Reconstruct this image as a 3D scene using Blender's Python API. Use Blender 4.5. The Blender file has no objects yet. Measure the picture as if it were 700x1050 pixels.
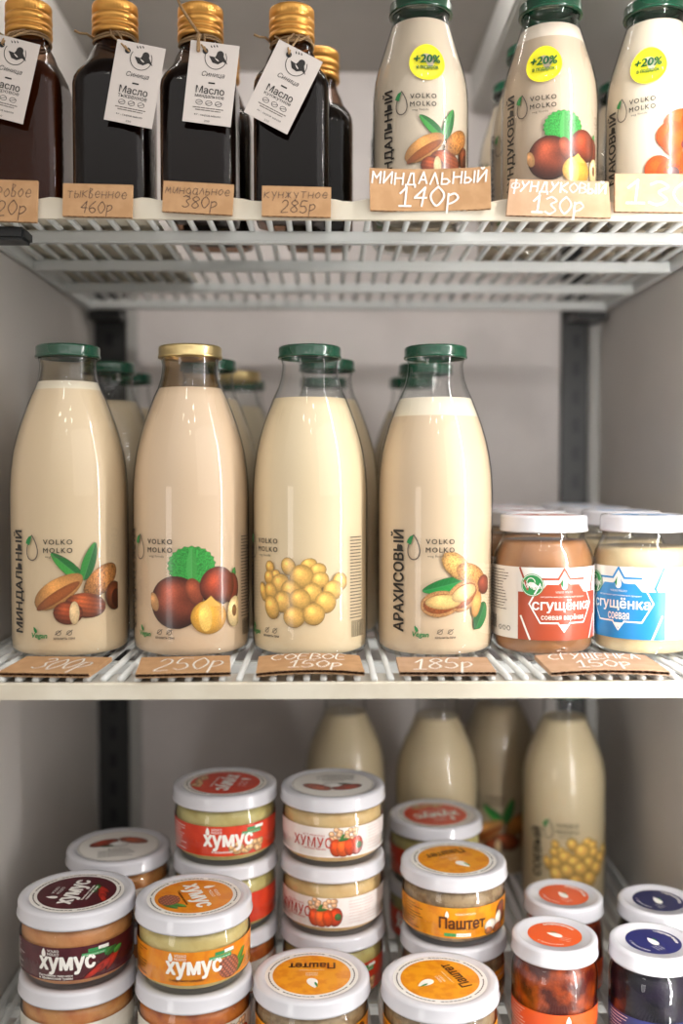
import bpy, bmesh, math, random
import numpy as np
from mathutils import Vector
from mathutils.geometry import tessellate_polygon
R_ = math.radians
scene = bpy.context.scene
COL = scene.collection

def at(px, py, Y):
    # point at depth Y seen in the photograph at (px, py), used to measure where things stand
    p, y = math.radians(2.24), math.radians(0.9); F = np.array([math.sin(y) * math.cos(p), math.cos(y) * math.cos(p), -math.sin(p)])
    R = np.array([math.cos(y), -math.sin(y), 0]); U = np.cross(R, F); d = F + R * (px - 350) / 1021 - U * (py - 525) / 1021
    return d * (Y / d[1])
# ------------------------------------------------------------------ camera
cd = bpy.data.cameras.new('camera'); cam = bpy.data.objects.new('camera', cd); COL.objects.link(cam)
cam.location = (0, 0, 0)
cam.rotation_euler = (R_(90 - 2.24), 0, R_(-0.9))
cd.sensor_fit = 'HORIZONTAL'; cd.sensor_width = 24; cd.lens = 35.0
cd.clip_start = 0.01; cd.clip_end = 50
cd.dof.use_dof = True; cd.dof.focus_distance = 0.72; cd.dof.aperture_fstop = 2.4
scene.camera = cam

# ------------------------------------------------------------------ world, lights, exposure
w = bpy.data.worlds.new('shop_daylight'); scene.world = w; w.use_nodes = True
nt = w.node_tree; bg = nt.nodes['Background']
bg.inputs[1].default_value = 1.0
# the shop around: bright white ceiling, mid-toned shelves and people at eye height, darker floor
_tc = nt.nodes.new('ShaderNodeTexCoord'); _sx = nt.nodes.new('ShaderNodeSeparateXYZ'); _mr = nt.nodes.new('ShaderNodeMapRange'); _cr = nt.nodes.new('ShaderNodeValToRGB')
_mr.inputs['From Min'].default_value = -1.0; _mr.inputs['From Max'].default_value = 1.0
nt.links.new(_tc.outputs['Generated'], _sx.inputs[0]); nt.links.new(_sx.outputs['Z'], _mr.inputs['Value']); nt.links.new(_mr.outputs['Result'], _cr.inputs[0])
_e = _cr.color_ramp.elements; _e[0].position = 0.0; _e[0].color = (0.20, 0.185, 0.17, 1); _e[1].position = 1.0; _e[1].color = (1.45, 1.40, 1.32, 1)
for _p, _c in ((0.46, (0.42, 0.40, 0.38, 1)), (0.56, (0.62, 0.595, 0.565, 1)), (0.68, (1.15, 1.11, 1.06, 1))):
    _q = _e.new(_p); _q.color = _c
nt.links.new(_cr.outputs[0], bg.inputs[0])

def area(name, loc, target, sx, sy, power, color=(1, 1, 1)):
    l = bpy.data.lights.new(name, 'AREA'); l.shape = 'RECTANGLE'; l.size = sx; l.size_y = sy
    l.energy = power; l.color = color
    o = bpy.data.objects.new(name, l); COL.objects.link(o); o.location = loc
    d = Vector(target) - Vector(loc)
    o.rotation_euler = d.to_track_quat('-Z', 'Y').to_euler()
    return o
# tall glazed door of the shop behind and to the left of the photographer
area('shop_door_daylight', (-1.9, -1.7, -0.35), (0.0, 0.8, -0.2), 0.62, 1.15, 8, (1.0, 0.97, 0.93))
# shop window, high and to the right
area('shop_window_daylight', (1.9, -1.5, 1.0), (0.1, 0.8, 0.0), 2.4, 2.0, 15, (1.0, 0.98, 0.96))
# fluorescent tube fixed upright inside the right front post of the refrigerator
area('refrigerator_tube', (0.304, 0.575, 0.0), (0.02, 1.15, 0.0), 0.012, 0.95, 2.7, (1.0, 0.98, 0.95))
# lamp of the refrigerator under its ceiling
area('refrigerator_canopy_lamp', (0.02, 0.83, 0.449), (0.02, 1.13, 0.20), 0.50, 0.02, 1.0, (1.0, 0.97, 0.93))
# ceiling spots of the shop
for (x, y, z) in ((-0.5, -0.9, 1.5), (0.0, -1.1, 1.55), (0.5, -0.9, 1.5), (-0.25, -0.5, 1.5), (0.3, -0.6, 1.45), (0.15, -1.5, 1.55)):
    l = bpy.data.lights.new('ceiling_spot', 'POINT'); l.energy = 2.0; l.shadow_soft_size = 0.045; l.color = (1, 0.95, 0.88)
    o = bpy.data.objects.new('ceiling_spot', l); COL.objects.link(o); o.location = (x, y, z)

scene.view_settings.view_transform = 'Standard'; scene.view_settings.look = 'None'
scene.view_settings.exposure = 0.0; scene.view_settings.gamma = 1.0
scene.view_settings.use_curve_mapping = False
scene.cycles.transparent_max_bounces = 32
scene.cycles.max_bounces = 10
scene.cycles.caustics_reflective = False; scene.cycles.caustics_refractive = False

# ------------------------------------------------------------------ colour and material helpers
def lin(c):
    return tuple(((v / 255) / 12.92 if v / 255 <= 0.04045 else (((v / 255) + 0.055) / 1.055) ** 2.4) for v in c)
MATS = {}
def pmat(name, rgb, rough=0.5, metal=0.0, coat=0.0, noise=None, bump=None, spec=0.5, sss=0.0):
    """rgb in sRGB 0..255. noise=(scale, rgb2, detail) mixes a second colour; bump=(scale,strength)."""
    if name in MATS: return MATS[name]
    m = bpy.data.materials.new(name); m.use_nodes = True; MATS[name] = m
    nt = m.node_tree; b = nt.nodes['Principled BSDF']
    b.inputs['Base Color'].default_value = (*lin(rgb), 1)
    b.inputs['Roughness'].default_value = rough; b.inputs['Metallic'].default_value = metal
    b.inputs['Coat Weight'].default_value = coat; b.inputs['Coat Roughness'].default_value = 0.05
    b.inputs['Specular IOR Level'].default_value = spec
    if sss:
        b.inputs['Subsurface Weight'].default_value = sss
        b.inputs['Subsurface Radius'].default_value = (0.01, 0.008, 0.006); b.inputs['Subsurface Scale'].default_value = 1.0
    tc = nt.nodes.new('ShaderNodeTexCoord')
    if noise:
        n = nt.nodes.new('ShaderNodeTexNoise'); n.inputs['Scale'].default_value = noise[0]; n.inputs['Detail'].default_value = noise[2]
        r = nt.nodes.new('ShaderNodeValToRGB')
        lo, hi = (noise[3], noise[4]) if len(noise) > 3 else (0.38, 0.62)
        r.color_ramp.elements[0].position = lo; r.color_ramp.elements[1].position = hi
        r.color_ramp.elements[0].color = (*lin(rgb), 1); r.color_ramp.elements[1].color = (*lin(noise[1]), 1)
        nt.links.new(tc.outputs['Object'], n.inputs['Vector']); nt.links.new(n.outputs['Fac'], r.inputs[0])
        nt.links.new(r.outputs[0], b.inputs['Base Color'])
    if bump:
        n = nt.nodes.new('ShaderNodeTexNoise'); n.inputs['Scale'].default_value = bump[0]; n.inputs['Detail'].default_value = 3
        bp = nt.nodes.new('ShaderNodeBump'); bp.inputs['Strength'].default_value = bump[1]; bp.inputs['Distance'].default_value = 0.002
        nt.links.new(tc.outputs['Object'], n.inputs['Vector']); nt.links.new(n.outputs['Fac'], bp.inputs['Height'])
        nt.links.new(bp.outputs[0], b.inputs['Normal'])
    return m

def glass_mat(name, tint=(1, 1, 1), edge=(0.55, 0.56, 0.55), rough=0.03, ior=1.5):
    """thin-walled glass: clear with a Fresnel reflection, absorbing more where the wall is seen edge-on"""
    if name in MATS: return MATS[name]
    m = bpy.data.materials.new(name); m.use_nodes = True; MATS[name] = m
    nt = m.node_tree; nt.nodes.clear()
    out = nt.nodes.new('ShaderNodeOutputMaterial'); mix = nt.nodes.new('ShaderNodeMixShader')
    tr = nt.nodes.new('ShaderNodeBsdfTransparent'); gl = nt.nodes.new('ShaderNodeBsdfGlossy')
    gl.inputs['Roughness'].default_value = rough
    fr = nt.nodes.new('ShaderNodeFresnel'); fr.inputs['IOR'].default_value = ior
    lw = nt.nodes.new('ShaderNodeLayerWeight'); lw.inputs['Blend'].default_value = 0.5
    rp = nt.nodes.new('ShaderNodeValToRGB')
    rp.color_ramp.elements[0].color = (*tint, 1); rp.color_ramp.elements[1].color = (*edge, 1)
    rp.color_ramp.elements[0].position = 0.45; rp.color_ramp.elements[1].position = 1.0
    nt.links.new(lw.outputs['Facing'], rp.inputs[0]); nt.links.new(rp.outputs[0], tr.inputs['Color'])
    geo = nt.nodes.new('ShaderNodeNewGeometry')
    lt = nt.nodes.new('ShaderNodeMath'); lt.operation = 'SUBTRACT'; lt.inputs[0].default_value = 1.0
    mu = nt.nodes.new('ShaderNodeMath'); mu.operation = 'MULTIPLY'
    nt.links.new(geo.outputs['Backfacing'], lt.inputs[1])
    nt.links.new(fr.outputs[0], mu.inputs[0]); nt.links.new(lt.outputs[0], mu.inputs[1])
    nt.links.new(mu.outputs[0], mix.inputs[0])
    nt.links.new(tr.outputs[0], mix.inputs[1]); nt.links.new(gl.outputs[0], mix.inputs[2])
    nt.links.new(mix.outputs[0], out.inputs[0])
    return m

def ink_mat():
    """printed picture: colour and coverage come from the print's own colour attribute"""
    if 'printed_ink' in MATS: return MATS['printed_ink']
    m = bpy.data.materials.new('printed_ink'); m.use_nodes = True; MATS['printed_ink'] = m
    nt = m.node_tree; b = nt.nodes['Principled BSDF']; b.inputs['Roughness'].default_value = 0.3
    a = nt.nodes.new('ShaderNodeAttribute'); a.attribute_name = 'print_colour'
    nt.links.new(a.outputs['Color'], b.inputs['Base Color']); nt.links.new(a.outputs['Alpha'], b.inputs['Alpha'])
    b.inputs['Coat Weight'].default_value = 0.3
    return m

# ------------------------------------------------------------------ mesh helpers
class MB:
    def __init__(s): s.v = []; s.f = []; s.m = []; s.c = []; s.mats = []; s.sm = []; s.haveC = False
    def slot(s, mat):
        if mat not in s.mats: s.mats.append(mat)
        return s.mats.index(mat)
    def add(s, verts, faces, mat, cols=None, smooth=True):
        o = len(s.v); k = s.slot(mat)
        s.v.extend([tuple(map(float, p)) for p in verts])
        if cols is None: s.c.extend([(1, 1, 1, 1)] * len(verts))
        else: s.c.extend(cols); s.haveC = True
        for f in faces:
            s.f.append([o + i for i in f]); s.m.append(k); s.sm.append(smooth)
        return s
    def box(s, x0, x1, y0, y1, z0, z1, mat, bev=0.0):
        bm = bmesh.new(); bmesh.ops.create_cube(bm, size=1)
        for v in bm.verts:
            v.co = Vector(((x0 + x1) / 2 + v.co.x * (x1 - x0), (y0 + y1) / 2 + v.co.y * (y1 - y0), (z0 + z1) / 2 + v.co.z * (z1 - z0)))
        if bev: bmesh.ops.bevel(bm, geom=bm.edges[:], offset=bev, segments=2, affect='EDGES')
        s.bm(bm, mat, smooth=False); return s
    def bm(s, bm, mat, smooth=True):
        bm.verts.index_update()
        s.add([v.co[:] for v in bm.verts], [[v.index for v in f.verts] for f in bm.faces], mat, smooth=smooth); bm.free()
    def lathe(s, prof, mat, seg=56, sect=None, matf=None, z0=0.0):
        """prof = [(r,z)...]; r==0 closes. matf(z) may pick a material per ring"""
        rings = []; vs = []; fs = []; ms = []
        for (r, z) in prof:
            if r <= 1e-6: rings.append([len(vs)]); vs.append((0, 0, z + z0)); continue
            ids = []
            for i in range(seg):
                a = 2 * math.pi * i / seg
                rr = r if sect is None else sect(r, z, a)
                ids.append(len(vs)); vs.append((rr * math.sin(a), -rr * math.cos(a), z + z0))
            rings.append(ids)
        for k in range(len(rings) - 1):
            A, B = rings[k], rings[k + 1]; mt = mat if matf is None else matf((prof[k][1] + prof[k + 1][1]) / 2)
            for i in range(seg):
                j = (i + 1) % seg
                if len(A) == 1 and len(B) == 1: continue
                if len(A) == 1: f = [A[0], B[j], B[i]]
                elif len(B) == 1: f = [A[i], A[j], B[0]]
                else: f = [A[i], A[j], B[j], B[i]]
                fs.append(f); ms.append(mt)
        o = len(s.v); s.v.extend(vs); s.c.extend([(1, 1, 1, 1)] * len(vs))
        for f, mt in zip(fs, ms): s.f.append([o + i for i in f]); s.m.append(s.slot(mt)); s.sm.append(True)
        return s
    def tube(s, pts, r, mat, seg=8, closed=False):
        pts = [Vector(p) for p in pts]; n = len(pts); vs = []; fs = []
        for i, p in enumerate(pts):
            a = pts[(i - 1) % n] if (closed or i > 0) else p; b = pts[(i + 1) % n] if (closed or i < n - 1) else p
            t = (b - a).normalized(); u = t.cross(Vector((0, 0, 1)))
            if u.length < 1e-3: u = t.cross(Vector((1, 0, 0)))
            u.normalize(); v = t.cross(u)
            for k in range(seg):
                q = 2 * math.pi * k / seg; vs.append(p + (u * math.cos(q) + v * math.sin(q)) * r)
        for i in range(n if closed else n - 1):
            j = (i + 1) % n
            for k in range(seg):
                l = (k + 1) % seg; fs.append([i * seg + k, i * seg + l, j * seg + l, j * seg + k])
        if not closed: fs.append(list(range(seg))[::-1]); fs.append([(n - 1) * seg + k for k in range(seg)])
        s.add(vs, fs, mat); return s
    def build(s, name, parent=None, loc=None):
        me = bpy.data.meshes.new(name)
        me.from_pydata(s.v, [], s.f)
        for m in s.mats: me.materials.append(m)
        me.polygons.foreach_set('material_index', s.m); me.polygons.foreach_set('use_smooth', s.sm)
        if s.haveC:
            at = me.color_attributes.new('print_colour', 'FLOAT_COLOR', 'POINT')
            at.data.foreach_set('color', np.array(s.c, dtype=np.float32).ravel())
        me.update()
        if not s.haveC or True:
            try: me.validate()
            except Exception: pass
        o = bpy.data.objects.new(name, me); COL.objects.link(o)
        if parent is not None: o.parent = parent
        if loc is not None: o.location = loc
        return o

def thing(name, label, cat, loc, rz=0.0, group=None):
    o = bpy.data.objects.new(name, None); COL.objects.link(o)
    o.empty_display_size = 0.02; o.location = loc; o.rotation_euler = (0, 0, rz)
    o['label'] = label; o['category'] = cat
    if group: o['group'] = group
    return o
def tag(o, label, cat, group=None, kind=None):
    o['label'] = label; o['category'] = cat
    if group: o['group'] = group
    return o
def copy_tree(o, loc=None, rz=None, label=None, group=None, parent=None):
    c = o.copy(); COL.objects.link(c)
    if parent is not None: c.parent = parent
    if loc is not None: c.location = loc
    if rz is not None: c.rotation_euler = (0, 0, rz)
    if label: c['label'] = label
    if group: c['group'] = group
    for ch in list(o.children): copy_tree(ch, parent=c)
    return c
def struct(o): o['kind'] = 'structure'; return o

# ------------------------------------------------------------------ print: text, handwriting, pictures
_T = {}
def text_geo(s, space=1.0, res=2):
    """outlines of the built-in font, each contour filled on its own so overlapping strokes stay clean; third column = tiny lift per contour"""
    key = (s, space, res)
    if key in _T: return _T[key]
    cu = bpy.data.curves.new('lettering', 'FONT'); cu.body = s; cu.size = 1; cu.space_character = space
    cu.resolution_u = res; cu.fill_mode = 'NONE'
    ob = bpy.data.objects.new('lettering', cu); COL.objects.link(ob)
    dg = bpy.context.evaluated_depsgraph_get(); dg.update()
    me = bpy.data.meshes.new_from_object(ob.evaluated_get(dg)); V = [v.co.copy() for v in me.vertices]
    nxt = {}
    for e in me.edges:
        a, b = e.vertices; nxt.setdefault(a, []).append(b); nxt.setdefault(b, []).append(a)
    bpy.data.objects.remove(ob); bpy.data.curves.remove(cu); bpy.data.meshes.remove(me)
    seen = set(); loops = []
    for st in sorted(nxt):
        if st in seen: continue
        lp = [st]; seen.add(st); ks = sorted(nxt[st]); cur = ks[0]        # first neighbour is the next index: keeps the font's winding
        while cur not in seen:
            lp.append(cur); seen.add(cur); c = [k for k in nxt[cur] if k not in seen]
            if not c: break
            cur = c[0]
        if len(lp) > 2: loops.append([V[k] for k in lp])
    def ar(L): return 0.5 * sum(L[i].x * L[(i + 1) % len(L)].y - L[(i + 1) % len(L)].x * L[i].y for i in range(len(L)))
    def inside(p, L):
        c = False
        for i in range(len(L)):
            a, b = L[i], L[(i + 1) % len(L)]
            if (a.y > p.y) != (b.y > p.y) and p.x < (b.x - a.x) * (p.y - a.y) / (b.y - a.y) + a.x: c = not c
        return c
    A = [ar(L) for L in loops]
    if not loops: _T[key] = (np.zeros((0, 3)), []); return _T[key]
    sg = 1 if A[max(range(len(A)), key=lambda k: abs(A[k]))] > 0 else -1
    outer = [k for k in range(len(A)) if A[k] * sg > 0]; holes = {k: [] for k in outer}
    for k in range(len(A)):
        if A[k] * sg > 0: continue
        cand = [o for o in outer if inside(loops[k][0], loops[o]) and abs(A[o]) > abs(A[k])]
        if cand: holes[min(cand, key=lambda o: abs(A[o]))].append(k)
    vs = []; fs = []
    for n, o in enumerate(outer):
        parts = [loops[o]] + [loops[h] for h in holes[o]]; b0 = len(vs)
        for L in parts: vs += [(p.x, p.y, (n % 3) * 6e-6) for p in L]
        for t in tessellate_polygon([[Vector((p.x, p.y, 0)) for p in L] for L in parts]): fs.append([b0 + t[0], b0 + t[1], b0 + t[2]])
    _T[key] = (np.array(vs), fs); return _T[key]

def place2d(vs, cx, cy, rot=0.0):
    c, s_ = math.cos(rot), math.sin(rot)
    return np.stack([cx + vs[:, 0] * c - vs[:, 1] * s_, cy + vs[:, 0] * s_ + vs[:, 1] * c, vs[:, 2]], 1)

def map_add(mb, vs, fs, mapf, off, mat, maxe=0.0035):
    bm = bmesh.new(); bv = [bm.verts.new((p[0], p[1], p[2] if len(p) > 2 else 0)) for p in vs]
    for f in fs:
        try: bm.faces.new([bv[i] for i in f])
        except Exception: pass
    if maxe:
        for _ in range(3):
            es = [e for e in bm.edges if e.calc_length() > maxe]
            if not es: break
            bmesh.ops.subdivide_edges(bm, edges=es, cuts=1)
            bmesh.ops.triangulate(bm, faces=[f for f in bm.faces if len(f.verts) > 3])
    bm.verts.index_update()
    mb.add([mapf(v.co.x, v.co.y, off + v.co.z) for v in bm.verts], [[v.index for v in f.verts] for f in bm.faces], mat); bm.free()

def text(mb, s, cx, cy, h, mapf, mat, off=3e-4, bold=0.0, space=1.0, rot=0.0, width=None, sx=1.0, shear=0.0, maxe=0.0035, res=2):
    """text centred on (cx,cy); h = height of the lettering's bounding box; width overrides the horizontal size"""
    vs, fs = text_geo(s, space, res)
    if len(vs) == 0: return
    mn = vs.min(0); mx = vs.max(0); q = vs - (mn + mx) / 2
    k = h / (mx[1] - mn[1]); kx = (width / (mx[0] - mn[0])) if width else k * sx
    q = np.stack([q[:, 0] * kx + shear * q[:, 1] * k, q[:, 1] * k, vs[:, 2]], 1)
    b = bold * h / (mx[1] - mn[1]) * 0.9
    for nq, (dx, dy) in enumerate(((0, 0),) if bold <= 0.0 else ((-b, 0), (b, 0), (0, b * .8), (0, -b * .8), (-b * .7, b * .6), (b * .7, b * .6), (-b * .7, -b * .6), (b * .7, -b * .6))):
        map_add(mb, place2d(q + np.array([dx, dy, 0]), cx, cy, rot), fs, mapf, off + nq * 1.8e-5, mat, maxe)

def rect(mb, x0, x1, z0, z1, mapf, off, mat, nx=None, nz=None, col=None):
    nx = nx or max(1, int(abs(x1 - x0) / 0.003)); nz = nz or 1
    vs = [mapf(x0 + (x1 - x0) * i / nx, z0 + (z1 - z0) * j / nz, off) for j in range(nz + 1) for i in range(nx + 1)]
    fs = [[j * (nx + 1) + i, j * (nx + 1) + i + 1, (j + 1) * (nx + 1) + i + 1, (j + 1) * (nx + 1) + i] for j in range(nz) for i in range(nx)]
    mb.add(vs, fs, mat)
def poly(mb, pts, mapf, off, mat, maxe=0.0035):
    map_add(mb, np.array(pts, float), [list(range(len(pts)))], mapf, off, mat, maxe)
def line(mb, pts, wd, mapf, off, mat, closed=False, maxe=0.0035):
    P = np.array(pts, float); n = len(P); vs = []; fs = []
    for i in range(n if closed else n - 1):
        a, b = P[i], P[(i + 1) % n]; d = b - a; L = np.hypot(*d)
        if L < 1e-9: continue
        d = d / L; nn = np.array([-d[1], d[0]]) * wd / 2; e = d * wd * 0.35; o = len(vs)
        vs += [a - e - nn, b + e - nn, b + e + nn, a - e + nn]; fs.append([o, o + 1, o + 2, o + 3])
    if vs: map_add(mb, np.array(vs), fs, mapf, off, mat, maxe)
def circle_pts(cx, cy, rx, ry=None, n=28, a0=0, a1=2 * math.pi):
    ry = ry or rx; return [(cx + rx * math.cos(a0 + (a1 - a0) * i / n), cy + ry * math.sin(a0 + (a1 - a0) * i / n)) for i in range(n)]
def drop_pts(cx, cy, wd, h, n=20, rot=0.0):
    pts = []
    for i in range(n):
        t = 2 * math.pi * i / n
        x = wd / 2 * math.sin(t) * (math.sin(t / 2) ** 0.9); y = h * 0.5 * math.cos(t)
        c, s_ = math.cos(rot), math.sin(rot); pts.append((cx + x * c - y * s_, cy + x * s_ + y * c))
    return pts
def fuzz_lines(mb, x0, x1, z0, z1, n, wd, mapf, off, mat, rnd, ragged=0.15):
    """rows of lettering too small to read: each row a run of short strokes"""
    for i in range(n):
        z = z1 + (z0 - z1) * (i + 0.5) / n; x = x0; xe = x1 - (x1 - x0) * ragged * rnd.random()
        while x < xe:
            L = rnd.uniform(0.0012, 0.0035); line(mb, [(x, z), (min(x + L, xe), z)], wd, mapf, off, mat, maxe=0); x += L + 0.0007

GL = {'М': (7, '03 0c 37 6c 63'), 'И': (7, '0c 03 6c 63'), 'Й': (7, '0c 03 6c 63/2e 3d 4e'), 'Н': (7, '0c 03/08 68/6c 63'),
      'Д': (8, '13 3c 5c 63/01 03 73 71'), 'А': (7, '03 3c 63/16 56'), 'Л': (7, '03 3c 63'), 'Ь': (7, '0c 03 43 65 47 07'),
      'Ы': (8, '0c 03 33 55 37 07/7c 73'), 'Ф': (7, '3e 31/3b 0a 07 36 67 6a 3b'), 'У': (7, '0c 37/6c 03'), 'К': (7, '0c 03/6c 07 63'),
      'О': (7, '3c 09 06 33 66 69 3c'), 'В': (6, '03 0c 3c 5a 38 08/38 65 33 03'), 'С': (7, '6b 3c 09 06 33 64'), 'Е': (6, '5c 0c 03 53/08 48'),
      'Г': (6, '03 0c 5c'), 'Щ': (8, '0c 03 63 6c/3c 33/63 71'), 'ё': (6, '06 56 39 06 23 54'),
      '0': (7, '3c 09 06 33 66 69 3c'), '1': (6, '09 3c 33/03 63'), '2': (7, '0a 2c 5b 58 03 63'), '3': (7, '0b 3c 6a 38 65 33 04'),
      '4': (7, '5c 07 67/5c 43'), '5': (7, '6c 1c 08 48 65 33 04'), '8': (7, '38 0a 3c 6a 38 05 33 65 38'), '6': (7, '5c 08 05 33 65 37 06'),
      'р': (6, '09 00/08 39 57 35 04'), 'а': (6, '58 29 05 33 56/59 53 63'), 'к': (6, '09 03/59 06 53'), 'у': (6, '09 35/59 20'),
      'н': (6, '09 03/06 56/59 53'), 'ж': (7, '09 63/69 03/39 33'), 'т': (7, '09 69/39 33'), 'м': (7, '03 19 35 59 63'),
      'и': (6, '09 04 23 59 53'), 'о': (6, '39 06 23 56 39'), 'л': (6, '03 39 53'), 'д': (6, '39 06 33 56 39/56 51 20'),
      'ь': (5, '09 03 33 45 36 06'), 'ы': (7, '09 03 33 45 36 06/69 63'), 'в': (5, '03 0c 3b 08 46 33 03'), 'е': (6, '06 56 39 06 23 54'),
      'с': (6, '58 29 06 23 54'), 'С.': (6, ''), ' ': (4, '')}
SMOOTH = set('ОСЕВФ02358бруадоеьыВс6е')
def catmull(P, n=5):
    if len(P) < 3: return P
    out = []; Q = [P[0]] + P + [P[-1]]
    for i in range(1, len(Q) - 2):
        p0, p1, p2, p3 = map(np.array, Q[i - 1:i + 3])
        for k in range(n):
            t = k / n; out.append(0.5 * ((2 * p1) + (-p0 + p2) * t + (2 * p0 - 5 * p1 + 4 * p2 - p3) * t * t + (-p0 + 3 * p1 - 3 * p2 + p3) * t ** 3))
    out.append(np.array(P[-1])); return out
def handwrite(mb, s, cx, cy, h, wd, mapf, mat, off=3e-4, width=None, shear=0.12, rnd=None, rise=0.0):
    rnd = rnd or random.Random(len(s)); x = 0; strokes = []
    for ch in s:
        adv, g = GL.get(ch, (5, '')); dy = rnd.uniform(-0.5, 0.5)
        for st in [q for q in g.split('/') if q]:
            P = [(int(p[0], 36) + x, int(p[1], 36) - 3 + dy) for p in st.split()]
            strokes.append(catmull([np.array(p, float) for p in P]) if ch in SMOOTH else P)
        x += adv + 1.6
    x -= 1.6; kz = h / 9.0; kx = (width / x) if width else kz
    for st in strokes:
        pts = []
        for p in st:
            X = (p[0] - x / 2) * kx + shear * (p[1] - 4.5) * kz; pts.append((cx + X, cy + (p[1] - 4.5) * kz + rise * X))
        line(mb, pts, wd, mapf, off, mat, maxe=0)

class Canvas:
    """a small picture painted shape by shape (the printed artwork of a label)"""
    def __init__(s, x0, z0, x1, z1, res=0.0004, bgc=None):
        s.x0, s.z0, s.res = x0, z0, res; s.nx = int((x1 - x0) / res) + 1; s.nz = int((z1 - z0) / res) + 1; k = 2; s.k = k
        s.X, s.Z = np.meshgrid(x0 + np.arange(s.nx * k) * res / k, z0 + np.arange(s.nz * k) * res / k)
        s.img = np.zeros((s.nz * k, s.nx * k, 4))
        rs = np.random.RandomState(7); g = rs.rand(s.nz * k // 3 + 3, s.nx * k // 3 + 3); g = np.kron(g, np.ones((3, 3)))[:s.nz * k, :s.nx * k]
        s.noise = g + np.roll(g, 1, 0) * 0.5 + np.roll(g, 1, 1) * 0.5; s.noise = s.noise / 2
        if bgc: s.img[..., :3] = bgc; s.img[..., 3] = 1
    def put(s, mask, col):
        m = mask[..., None]; s.img[..., :3] = np.where(m, col, s.img[..., :3]); s.img[..., 3] = np.where(mask, 1, s.img[..., 3])
    def ell(s, cx, cz, rx, rz, rot=0.0, col=(200, 100, 50), dark=0.5, hi=0.3, stripes=0, pits=0.0, point=0.0, clip=None):
        """a rounded painted body: colour varies over it as the printed picture of a nut or berry does"""
        c, n = math.cos(rot), math.sin(rot); u = ((s.X - cx) * c + (s.Z - cz) * n) / rx; v = (-(s.X - cx) * n + (s.Z - cz) * c) / rz
        uu = u.copy()
        if point: v = v / np.clip(1 - point * np.clip(u, -1, 1) * 0.9, 0.15, 3)
        d = uu * uu + v * v; m = d < 1
        if clip is not None: m &= clip
        gx = (s.X - cx) / max(rx, rz); gz = (s.Z - cz) / max(rx, rz)
        sh = 1 - dark * np.clip(d, 0, 1) ** 1.5 * 0.7 - dark * 0.35 * np.clip(-gz, 0, 1) + hi * np.exp(-((gx + 0.25) ** 2 + (gz - 0.35) ** 2) * 7)
        sh = sh * (1 - 0.16 * (s.noise - 0.5))
        if stripes: sh = sh * (1 - 0.16 * (0.5 + 0.5 * np.sin(v * stripes + u * 1.5)))
        if pits: sh = sh * (1 - pits * (s.noise > 0.66))
        col = np.array(col, float)[None, None] * sh[..., None]; s.put(m, np.clip(col, 0, 255)); return m
    def poly(s, pts, col, grad=0.0):
        P = np.array(pts, float); m = np.zeros(s.X.shape, bool); n = len(P)
        for i in range(n):
            a, b = P[i], P[(i + 1) % n]
            c = (a[1] > s.Z) != (b[1] > s.Z)
            with np.errstate(divide='ignore', invalid='ignore'): m ^= c & (s.X < (b[0] - a[0]) * (s.Z - a[1]) / (b[1] - a[1] + 1e-12) + a[0])
        base = np.array(col, float)[None, None] * (1 + grad * (s.noise[..., None] - 0.5)); s.put(m, np.clip(base, 0, 255)); return m
    def leaf(s, x0, z0, x1, z1, wd, col, col2=None):
        L = math.hypot(x1 - x0, z1 - z0); ux, uz = (x1 - x0) / L, (z1 - z0) / L
        u = ((s.X - x0) * ux + (s.Z - z0) * uz) / L; v = (-(s.X - x0) * uz + (s.Z - z0) * ux) / (wd / 2)
        lim = np.sqrt(np.clip(np.sin(np.clip(u, 0, 1) * math.pi), 0, 1)) * (1 - 0.3 * u); m = (u > 0) & (u < 1) & (np.abs(v) < lim)
        col = np.array(col, float); c2 = np.array(col2 or col * 0.75, float)
        vein = (np.abs(v) < 0.06) | (np.abs(np.sin((u * 9 + np.abs(v) * 1.5) * math.pi)) < 0.12)
        cc = np.where((v > 0)[..., None], col, c2); cc = np.where(vein[..., None], cc * 0.85 + 30, cc); s.put(m, np.clip(cc, 0, 255))
    def emit(s, mb, mapf, off):
        k = s.k; I = s.img; lc = np.clip(I[..., :3] / 255, 0, 1); lc = np.where(lc <= 0.04045, lc / 12.92, ((lc + 0.055) / 1.055) ** 2.4)
        A = I[..., 3:]; P = lc * A
        P = P.reshape(s.nz, k, s.nx, k, 3).mean((1, 3)); A = A.reshape(s.nz, k, s.nx, k, 1).mean((1, 3))
        C = np.where(A > 0, P / np.maximum(A, 1e-6), 0)
        # bleed colour outwards by one cell so the soft rim keeps its hue
        C2 = C.copy(); AA = A[..., 0]
        for dx, dz in ((1, 0), (-1, 0), (0, 1), (0, -1), (1, 1), (-1, -1), (1, -1), (-1, 1)):
            src = np.roll(np.roll(C, dx, 1), dz, 0); sa = np.roll(np.roll(AA, dx, 1), dz, 0)
            mm = (AA <= 0) & (sa > 0) & (C2.sum(-1) == 0); C2[mm] = src[mm]
        C = C2; idx = -np.ones((s.nz, s.nx), int); fs = []; vs = []; cs = []
        a = AA > 0
        q = a[:-1, :-1] | a[1:, :-1] | a[:-1, 1:] | a[1:, 1:]
        used = np.zeros_like(a); used[:-1, :-1] |= q; used[1:, :-1] |= q; used[:-1, 1:] |= q; used[1:, 1:] |= q
        jj, ii = np.nonzero(used); idx[jj, ii] = np.arange(len(jj))
        for j, i in zip(jj, ii):
            vs.append(mapf(s.x0 + i * s.res, s.z0 + j * s.res, off)); cs.append((*C[j, i], A[j, i, 0]))
        jj, ii = np.nonzero(q)
        fs = np.stack([idx[jj, ii], idx[jj, ii + 1], idx[jj + 1, ii + 1], idx[jj + 1, ii]], 1).tolist()
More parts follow.
